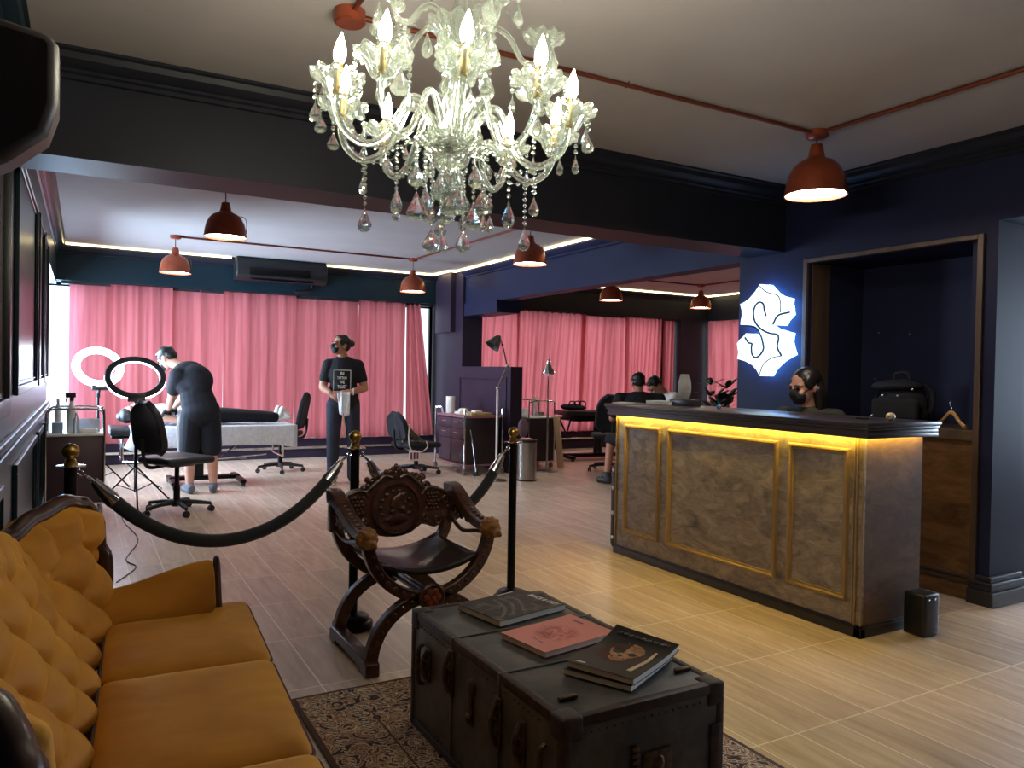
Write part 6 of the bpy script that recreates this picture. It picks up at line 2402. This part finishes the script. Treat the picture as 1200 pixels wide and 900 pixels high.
# --- the standing man, head turned aside, holding a folded white cloth
def standing_man():
    T = thing('person', 'standing person with hair bun, face mask, black printed t-shirt and dark jeans', 'person', (2.53, 8.36, 0), rad(-17))
    pel, chest, neck = V((0.01, .0, .90)), V((.0, .015, 1.225)), V((.0, .03, 1.395))
    hd = V((-.03, -.005, 1.545))
    Rh = RZ(-62) @ RX(-4)
    sR, sL = V((-.162, .02, 1.325)), V((.162, .02, 1.325))
    eR, eL = V((-.222, .02, 1.075)), V((.24, .01, 1.07))
    wR, wL = V((-.135, -.15, 1.015)), V((.095, -.185, 1.035))
    hR, hL = V((-.085, .0, .88)), V((.095, .0, .88))
    kR, kL = V((-.10, -.015, .49)), V((.125, -.02, .48))
    aR, aL = V((-.10, .02, .085)), V((.12, .02, .085))
    tR, tL = V((-.13, -.15, .038)), V((.16, -.15, .038))
    body = torso_prims(pel, chest, neck, .2) + [('cap', neck, hd + V((.01, .01, -.07)), .058, .052)] + head_prims(hd, Rh)
    for s, e, w in ((sR, eR, wR), (sL, eL, wL)):
        body += [('cap', neck + V((0, 0, -.045)), s, .055, .06)] + limb(s, e, .056, .042, .006) + limb(e, w, .042, .028, .006)
    for h, k, a in ((hR, kR, aR), (hL, kL, aL)):
        body += limb(h, k, .082, .058) + limb(k, a, .056, .036)
    body += hand_prims(wR, V((.62, -.45, -.40)), V((.5, .6, -.4)), .55, .98, side=1)
    body += hand_prims(wL, V((-.85, -.28, -.10)), V((-.1, .7, -.5)), .55, .98, side=1)
    bd = blob('body', body, M['skin'], T, .0065, 3)
    face_parts(bd, hd, Rh)
    shirt = torso_prims(pel + V((0, 0, -.0)), chest, neck + V((0, 0, -.01)), .2, .016)
    for s, e in ((sR, eR), (sL, eL)):
        shirt += [('cap', neck + V((0, 0, -.045)), s, .064, .069), ('cap', s, s.lerp(e, .6), .069, .062)]
    st = blob('t_shirt', shirt, M['black_cotton'], T, .009, 3)
    b = MB()      # printed box and words on the chest
    y0 = -.135
    def bx(x, z):
        return V((x, y0 - .004 * math.cos(x * 8) + .01 * max(0, 1.2 - z), z))
    for (xa, xb, za, zb) in ((-.105, .085, 1.265, 1.271), (-.105, .085, 1.032, 1.038), (-.105, -.099, 1.038, 1.265), (.079, .085, 1.038, 1.265)):
        b.box((xa, y0 - .008, za), (xb, y0 + .012, zb))
    b.build('shirt_frame_print', P_WHITE, st, smooth=False)
    for txt, z, w, h in (('IN', 1.232, .04, .034), ('TATTOO', 1.182, .105, .028), ('WE', 1.137, .055, .034), ('TRUST', 1.085, .10, .036)):
        lettering('shirt_lettering', txt, h * 1.35, P_WHITE, st, (-.01, y0 - .004, z), (rad(90), 0, 0), .006, width=w, weight=.0012)
    pants = [('ell', pel + V((0, 0, -.02)), (.172, .124, .115), None)]
    for h, k, a in ((hR, kR, aR), (hL, kL, aL)):
        pants += limb(h, k, .098, .075) + limb(k, a + V((0, 0, .0)), .074, .062)
    blob('jeans', pants, M['jeans'], T, .009, 3)
    for a, t in ((aR, tR), (aL, tL)):
        sh = blob('shoe', shoe_prims(a, t), M['dark_shoe'], T, .006, 2)
        d = (t - a); d.z = 0
        b = MB(); b.bbox((-.046, -.19, .001), (.046, .065, .018), .008, M=Matrix.Translation((a.x, a.y, 0)) @ Matrix.Rotation(math.atan2(d.x, -d.y), 4, 'Z'))
        b.build('sole', M['white_cotton'], sh)
    H = lambda x, y, z: hd + Rh @ V((x, y, z))
    hair = [('ell', H(0, .028, .048), (.080, .088, .078), Rh), ('ell', H(0, .06, .005), (.07, .055, .07), Rh), ('ell', H(0, -.03, .092), (.05, .035, .02), Rh),
            ('ell', H(0, .128, .035), (.04, .04, .045), Rh), ('cap', H(0, .09, .03), H(0, .12, .035), .03, .03), ('ell', H(.066, -.01, .03), (.016, .045, .035), Rh), ('ell', H(-.066, -.01, .03), (.016, .045, .035), Rh)]
    blob('hair', hair, M['hair'], T, .006, 2)
    mask_part(T, hd, Rh)
    b = MB(); b.tube([wL + V((.030 * .2, 0, 0)) + Matrix.Rotation(0, 3, 'Z') @ V((.012, .033 * math.cos(a), .033 * math.sin(a))) for a in [i * PI / 8 for i in range(16)]], .007, 6, True)
    b.build('wristband', M['white_cotton'], T)
    for e, w in ((eR, wR), (eL, wL)):
        pass
    return T


man = standing_man()
b = MB()
b.grid(lambda u, v: V((-.06 + .13 * u * (1 - .25 * v) + .03 * v + .012 * math.sin(u * 9), -.265 + .015 * math.sin(u * 11 + v * 3), 1.03 - .235 * v - .03 * math.sin(u * PI) * v)), 14, 12)
o = b.build('folded_cloth', M['white_cloth'], None, solid=.008, ang=80, loc=man.location, rot=man.rotation_euler); tag(o, 'white cloth held in both hands of the standing man', 'cloth')
b = MB()
b.tube(smooth_path([(.0, -.262, .80), (.01, -.26, .70), (.005, -.258, .60), (.02, -.256, .54), (.035, -.258, .60), (.02, -.262, .72), (.01, -.262, .80)], 6), .006, 6)
o = b.build('hanging_strap', mk('tan_strap', srgb(176, 150, 122), .8), None, loc=man.location, rot=man.rotation_euler); tag(o, 'thin tan strap hanging down below the white cloth of the standing man', 'strap')


# --- the tattoo artist bending over the bed, seen from behind
def artist():
    T = thing('person', 'person in dark t-shirt and shorts bending over the treatment bed with gloved hands', 'person', (1.04, 8.30, 0), rad(180))
    # local: he faces -Y (towards the bed); +X is his left, the picture's left side is +X
    pel, chest, neck = V((.0, .03, .83)), V((.07, -.075, 1.13)), V((.18, -.19, 1.285))
    hd = V((.295, -.27, 1.355))
    Rh = RZ(48) @ RX(38)
    ax = V((.92, .1, -.25))
    sR, sL = V((.05, -.23, 1.235)), V((.225, -.02, 1.19))
    eR, eL = V((.10, -.36, .99)), V((.255, -.17, .955))
    wR, wL = V((.20, -.47, .845)), V((.265, -.39, .835))
    hR, hL = V((-.085, .03, .80)), V((.085, .03, .80))
    kR, kL = V((-.11, .02, .45)), V((.10, -.02, .45))
    aR, aL = V((-.12, .07, .085)), V((.10, .05, .085))
    tR, tL = V((-.15, -.09, .04)), V((.13, -.11, .04))
    body = torso_prims(pel, chest, neck, .19, axis=ax) + [('cap', neck, hd + Rh @ V((0, .02, -.06)), .056, .052)] + head_prims(hd, Rh)
    for s, e, w in ((sR, eR, wR), (sL, eL, wL)):
        body += [('cap', neck + V((-.02, .02, -.05)), s, .055, .06)] + limb(s, e, .054, .040, .006) + limb(e, w, .040, .028, .006)
    for h, k, a in ((hR, kR, aR), (hL, kL, aL)):
        body += limb(h, k, .082, .056) + limb(k, a, .055, .036, .008)
    hands = hand_prims(wR, V((.35, -.75, -.45)), V((.3, .1, -.8)), .5, side=-1) + hand_prims(wL, V((.05, -.8, -.5)), V((-.2, .1, -.8)), .5, side=1)
    bd = blob('body', body + hands, M['skin_pale'], T, .007, 3)
    face_parts(bd, hd, Rh)
    glove = []
    for q in hands:
        glove.append((q[0], q[1], q[2], q[3] + .0035, q[4] + .0035) if q[0] == 'cap' else (q[0], q[1], tuple(r + .0035 for r in q[2]), q[3]))
    blob('gloves', glove, M['mask'], T, .006, 1)
    shirt = torso_prims(pel + V((0, 0, .0)), chest, neck + V((-.01, .01, -.01)), .19, .022, axis=ax) + [('ell', pel + V((0, .005, -.02)), (.19, .145, .12), None), ('ell', chest + V((-.03, .04, .02)), (.16, .12, .18), frame(neck - chest, ax))]
    for s, e in ((sR, eR), (sL, eL)):
        shirt += [('cap', neck + V((-.02, .02, -.06)), s, .068, .074), ('cap', s, s.lerp(e, .62), .074, .07)]
    blob('t_shirt', shirt, M['navy_cotton'], T, .009, 4)
    pants = [('ell', pel + V((0, 0, -.05)), (.175, .135, .12), None)]
    for h, k in ((hR, kR), (hL, kL)):
        pants += limb(h, k + V((0, 0, .0)), .108, .098)
    pt = blob('shorts', pants, M['navy_cotton'], T, .009, 3)
    b = MB()
    b.tube(smooth_path([(.195, .0, .78), (.206, -.01, .65), (.20, -.02, .50), (.195, -.02, .42)], 5), .012, 8, flat=(.35, 1.4))
    b.build('side_stripe', M['white_cloth'], pt)
    for a, t in ((aR, tR), (aL, tL)):
        sh = blob('shoe', shoe_prims(a, t), mk('grey_shoe', srgb(96, 98, 108), .7), T, .006, 2)
    H = lambda x, y, z: hd + Rh @ V((x, y, z))
    blob('hair', [('ell', H(0, .024, .046), (.081, .092, .080), Rh), ('ell', H(0, .062, .005), (.072, .055, .065), Rh), ('ell', H(0, -.042, .086), (.055, .036, .024), Rh), ('ell', H(.066, -.01, .03), (.016, .04, .03), Rh), ('ell', H(-.066, -.01, .03), (.016, .04, .03), Rh)], M['hair'], T, .006, 2)
    mask_part(T, hd, Rh)
    return T


artist()


# --- the client lying on the bed
def lying_client():
    T = thing('person', 'person lying on the white-sheeted bed in black trousers with head at the left end', 'person', (1.15, 8.96, .656))
    # head towards -X
    pel, chest, neck = V((-.02, 0, .10)), V((-.40, .0, .105)), V((-.58, 0, .10))
    hd = V((-.70, 0, .115))
    Rh = Matrix(((0, 0, -1), (1, 0, 0), (0, -1, 0))).transposed().inverted()
    Rh = Matrix((V((0, 1, 0)), V((0, 0, -1)), V((-1, 0, 0)))).transposed()   # x across, face (-y) up, crown to -X
    ax = V((0, 1, 0))
    body = torso_prims(pel, chest, neck, .19, -.012, axis=ax) + [('cap', neck, hd + V((.06, 0, -.01)), .052, .05)] + head_prims(hd, Rh, .95)
    for s in (-1, 1):
        sh, el, wr = V((-.52, s * .17, .10)), V((-.27, s * .215, .052)), V((-.03, s * .21, .045))
        body += [('cap', neck, sh, .05, .055)] + limb(sh, el, .05, .038) + limb(el, wr, .038, .028)
        body += hand_prims(wr, V((1, s * .05, -.05)), V((0, -s * .3, -1)), .25, .95, side=s)
        hp, kn, an = V((-.0, s * .09, .095)), V((.40, s * .105, .085)), V((.76, s * .10, .06))
        body += limb(hp, kn, .08, .056) + limb(kn, an, .054, .036)
    bd = blob('body', body, M['skin_pale'], T, .008, 3)
    face_parts(bd, hd, Rh, .95)
    pants = [('ell', pel + V((.02, 0, 0)), (.13, .17, .112), None)]
    for s in (-1, 1):
        hp, kn, an = V((-.0, s * .09, .095)), V((.40, s * .105, .085)), V((.74, s * .10, .065))
        pants += limb(hp, kn, .094, .072) + limb(kn, an, .07, .058)
    blob('trousers', pants, M['black_cotton'], T, .009, 3)
    top = torso_prims(pel + V((-.16, 0, 0)), chest + V((-.02, 0, 0)), neck + V((.02, 0, 0)), .19, .006, axis=ax)
    blob('white_top', top[2:], M['white_cloth'], T, .009, 3)
    for s in (-1, 1):
        blob('shoe', [('cap', V((.80, s * .10, .05)), V((.90, s * .13, .07)), .036, .03), ('cap', V((.80, s * .10, .045)), V((.83, s * .115, .16)), .038, .032), ('cap', V((.82, s * .11, .15)), V((.90, s * .13, .075)), .028, .03)], M['white_cotton'], T, .007, 2)
    H = lambda x, y, z: hd + Rh @ V((x, y, z))
    blob('hair', [('ell', H(0, .02, .05), (.084, .085, .078), Rh), ('ell', H(0, .05, .0), (.08, .04, .08), Rh), ('ell', H(.0, .03, .11), (.05, .05, .04), Rh)], M['hair'], T, .007, 2)
    return T


lying_client()


# --- the receptionist behind the counter
def seated(T, pel, chest, neck, hd, Rh, arms, legs, skin, shirt_m, pants_m, sleeve=.6, hands=None, shoe_m=None, wx=1., short=False):
    body = torso_prims(pel, chest, neck, .19, wx=wx) + [('cap', neck, V(hd) + Rh @ V((0, .02, -.06)), .052, .048)] + head_prims(hd, Rh)
    for s, e, w in arms:
        body += [('cap', V(neck) + V((0, 0, -.045)), s, .05, .055)] + limb(s, e, .05, .038, .005) + limb(e, w, .038, .027, .005)
    for h, k, a, t in legs:
        body += limb(h, k, .08, .057) + limb(k, a, .055, .036)
    for hp in hands or []:
        body += hp
    bd = blob('body', body, skin, T, .007, 3)
    face_parts(bd, hd, Rh)
    sh = torso_prims(pel, chest, V(neck) + V((0, 0, -.01)), .19, .017, wx)
    for s, e, w in arms:
        sh += [('cap', V(neck) + V((0, 0, -.058)), s, .064, .07), ('cap', s, V(s).lerp(V(e), min(1, sleeve)), .068, .058)]
        if sleeve > 1:
            sh += [('cap', e, V(e).lerp(V(w), sleeve - 1), .056, .044)]
    blob('shirt', sh, shirt_m, T, .009, 3)
    pn = [('ell', V(pel) + V((0, 0, -.02)), (.176, .13, .105), None)]
    for h, k, a, t in legs:
        pn += limb(h, k, .096, .078)
        if not short:
            pn += limb(k, a, .074, .058)
    blob('trousers' if not short else 'shorts', pn, pants_m, T, .01, 3)
    for h, k, a, t in legs:
        blob('shoe', shoe_prims(a, t), shoe_m or M['dark_shoe'], T, .007, 2)
    return bd


def stool(label, loc, h, mat=None):
    T = thing('stool', label, 'stool', loc, 0)
    b = MB(); b.lathe([(0, h - .06), (.15, h - .06), (.17, h - .045), (.17, h - .015), (.155, h), (0, h)], n=28)
    b.build('seat', mat or M['black_fabric'], T)
    b = MB(); b.cyl((0, 0, .07), (0, 0, h - .06), .022, n=14)
    b.build('column', M['chrome'], T)
    b = MB()
    for k in range(5):
        a = rad(72 * k)
        b.tube([V((0, 0, .09)), V((.13 * math.cos(a), .13 * math.sin(a), .075)), V((.24 * math.cos(a), .24 * math.sin(a), .06))], [.02, .018, .014], 8)
    b.build('star_base', M['chrome'], T)
    for k in range(5):
        a = rad(72 * k)
        caster(T, .24 * math.cos(a), .24 * math.sin(a), .02)


def receptionist():
    T = thing('person', 'person with long black hair and black face mask sitting behind the reception counter, looking down', 'person', (3.985, 3.27, 0), rad(-78))
    hd = V((-.01, -.035, 1.222))
    Rh = RZ(-22) @ RX(14)
    pel, chest, neck = V((0, .02, .57)), V((0, .01, .895)), V((0, .0, 1.085))
    arms = [(V((-.165, .01, 1.025)), V((-.20, -.10, .79)), V((-.10, -.13, .80))), (V((.165, .01, 1.025)), V((.21, -.09, .79)), V((.09, -.13, .80)))]
    legs = [(V((s * .085, .0, .54)), V((s * .10, -.30, .52)), V((s * .10, -.27, .12)), V((s * .11, -.36, .045))) for s in (-1, 1)]
    hands = [hand_prims(arms[0][2], V((.3, -1, -.1)), V((0, 0, -1)), .35, .93, side=1), hand_prims(arms[1][2], V((-.3, -1, -.1)), V((0, 0, -1)), .35, .93, side=-1)]
    seated(T, pel, chest, neck, hd, Rh, arms, legs, M['skin_pale'], M['olive_cotton'], M['black_cotton'], 1.5, hands, wx=.9)
    H = lambda x, y, z: hd + Rh @ V((x, y, z))
    hair = [('ell', H(0, .024, .046), (.082, .094, .078), Rh), ('ell', H(0, .065, -.01), (.078, .05, .09), Rh), ('ell', H(.066, -.005, .03), (.02, .05, .045), Rh), ('ell', H(-.066, -.005, .03), (.02, .05, .045), Rh),
            ('cap', H(.0, .075, -.04), V((.0, .10, .90)), .065, .05), ('cap', H(.07, .035, -.03), V((.09, .02, .93)), .034, .026), ('cap', H(-.07, .045, -.03), V((-.075, .06, .95)), .03, .024), ('cap', H(.06, .06, -.05), V((.05, .09, .92)), .045, .035)]
    blob('hair', hair, M['hair'], T, .006, 3)
    mask_part(T, hd, Rh)
    for k in (.5,):
        b = MB(); b.ball(H(.078, .012, -.03), .006, 8)
        b.build('earring', M['chrome'], T)


receptionist()
stool('black round stool on castors under the receptionist behind the counter', (3.985, 3.27, 0), .438)


# --- two people in the right room
def seated_man():
    T = thing('person', 'person in black shirt and shorts seated with back turned, left of the counter far end', 'person', (5.62, 6.98, 0), rad(150))
    hd = V((.0, -.125, 1.18))
    Rh = RX(18) @ RZ(0)
    pel, chest, neck = V((0, .05, .55)), V((0, .02, .87)), V((0, -.035, 1.065))
    arms = [(V((-.235, -.0, 1.0)), V((-.30, -.12, .76)), V((-.13, -.36, .80))), (V((.235, .0, 1.0)), V((.30, -.12, .76)), V((.13, -.36, .80)))]
    legs = [(V((-.09, .03, .53)), V((-.16, -.34, .53)), V((-.17, -.30, .12)), V((-.18, -.40, .045))), (V((.10, .03, .53)), V((.30, -.18, .50)), V((.36, .0, .12)), V((.44, -.06, .045)))]
    hands = [hand_prims(arms[0][2], V((.3, -1, -.1)), V((0, 0, -1)), .4, side=1), hand_prims(arms[1][2], V((-.3, -1, -.1)), V((0, 0, -1)), .4, side=-1)]
    seated(T, pel, chest, neck, hd, Rh, arms, legs, M['skin'], M['black_cotton'], M['black_cotton'], .75, hands, wx=1.4, short=True)
    H = lambda x, y, z: hd + Rh @ V((x, y, z))
    blob('hair', [('ell', H(0, .024, .046), (.083, .094, .083), Rh), ('ell', H(0, .062, .0), (.074, .05, .062), Rh), ('ell', H(0, -.042, .086), (.055, .036, .024), Rh), ('ell', H(.066, .0, .025), (.017, .04, .03), Rh), ('ell', H(-.066, .0, .025), (.017, .04, .03), Rh)], M['hair'], T, .006, 2)
    return T


seated_man()
stool('low black stool under the seated man in black', (5.62, 6.98, 0), .42)


def seated_client():
    T = thing('person', 'person in white shirt resting the lowered head on one hand', 'person', (6.56, 7.52, 0), rad(-88))
    hd = V((-.0, -.27, 1.14))
    Rh = RZ(-10) @ RX(48)
    pel, chest, neck = V((0, .08, .54)), V((0, .0, .86)), V((0, -.12, 1.06))
    arms = [(V((-.17, -.09, 1.0)), V((-.22, -.32, .80)), V((-.06, -.31, .99))), (V((.17, -.09, 1.0)), V((.22, -.30, .79)), V((.06, -.44, .80)))]
    legs = [(V((s * .09, .05, .51)), V((s * .12, -.32, .50)), V((s * .12, -.28, .12)), V((s * .13, -.38, .045))) for s in (-1, 1)]
    hands = [hand_prims(arms[0][2], V((.3, .15, 1)), V((.3, 1, 0)), .4, side=1), hand_prims(arms[1][2], V((-.4, -1, 0)), V((0, 0, -1)), .4, side=-1)]
    seated(T, pel, chest, neck, hd, Rh, arms, legs, M['skin'], M['white_cotton'], M['jeans'], .7, hands)
    H = lambda x, y, z: hd + Rh @ V((x, y, z))
    blob('hair', [('ell', H(0, .024, .048), (.081, .092, .080), Rh), ('ell', H(0, .062, .01), (.070, .05, .06), Rh), ('ell', H(0, -.042, .086), (.055, .036, .024), Rh), ('ell', H(.066, -.0, .03), (.016, .035, .028), Rh), ('ell', H(-.066, -.0, .03), (.016, .035, .028), Rh)], M['hair'], T, .006, 2)


seated_client()
stool('low black stool under the person in the white shirt', (6.56, 7.52, 0), .408)
# ------------------------------------------------------------------ daylight, world, camera
def area(name, loc, rot, sx, sy, power, col):
    L = bpy.data.lights.new(name, 'AREA')
    L.shape = 'RECTANGLE'
    L.size, L.size_y = sx, sy
    L.energy = power
    L.color = col
    o = bpy.data.objects.new(name, L)
    COL.objects.link(o)
    o.location = loc
    o.rotation_euler = rot
    return o


DAY = (.80, .90, 1.0)
area('daylight_back', (2.35, 11.24, 1.3), (rad(-90), 0, 0), 4.9, 2.0, P_BACK, DAY)
area('daylight_corner', (-.31, 11.22, 1.3), (rad(-90), 0, 0), .3, 2.0, P_GAP, (.42, .68, 1.0))
area('daylight_back_right', (7.3, 11.03, 1.3), (rad(-90), 0, 0), 4.2, 1.95, P_BACKR, DAY)
area('daylight_far_right', (10.36, 9.3, 1.3), (0, rad(90), 0), 1.9, 2.4, P_FARR, DAY)
area('daylight_left', (-.56, 9.45, 1.3), (0, rad(-90), 0), 1.9, 2.4, P_LEFT, (.55, .76, 1.0))
area('daylight_passage', (9.26, 2.45, 1.45), (0, rad(90), 0), 1.8, 2.8, P_PASS, (.62, .78, 1.0))
W = bpy.data.worlds.new('World')
SC.world = W
W.use_nodes = True
bg = W.node_tree.nodes['Background']
bg.inputs[0].default_value = (.75, .87, 1.0, 1)
bg.inputs[1].default_value = WORLD

cam = bpy.data.cameras.new('Camera')
co = bpy.data.objects.new('Camera', cam)
COL.objects.link(co)
R_ = V((0.87184176, -0.48944818, 0.01823241)); U_ = V((-0.00837551, 0.02232128, 0.99971577)); F_ = V((0.48971603, 0.87174666, -0.01536124))
mw = Matrix.Identity(4)
for i in range(3):
    mw[i][0], mw[i][1], mw[i][2] = R_[i], U_[i], -F_[i]
mw[0][3], mw[1][3], mw[2][3] = 0, 0, 1.28
co.matrix_world = mw
cam.sensor_width = 36
cam.lens = 894.167 * 36 / 1200
cam.clip_start = .02
SC.camera = co
vs = SC.view_settings
vs.view_transform = 'Standard'
vs.look = 'None'
vs.exposure = EXPOSURE
vs.gamma = 1
vs.use_curve_mapping = False
cy = SC.cycles
cy.use_denoising = True
cy.max_bounces = 10
cy.transparent_max_bounces = 12
cy.transmission_bounces = 8
cy.glossy_bounces = 4
cy.diffuse_bounces = 4
cy.caustics_reflective = False
cy.caustics_refractive = False
cy.sample_clamp_indirect = 6
cy.use_light_tree = True
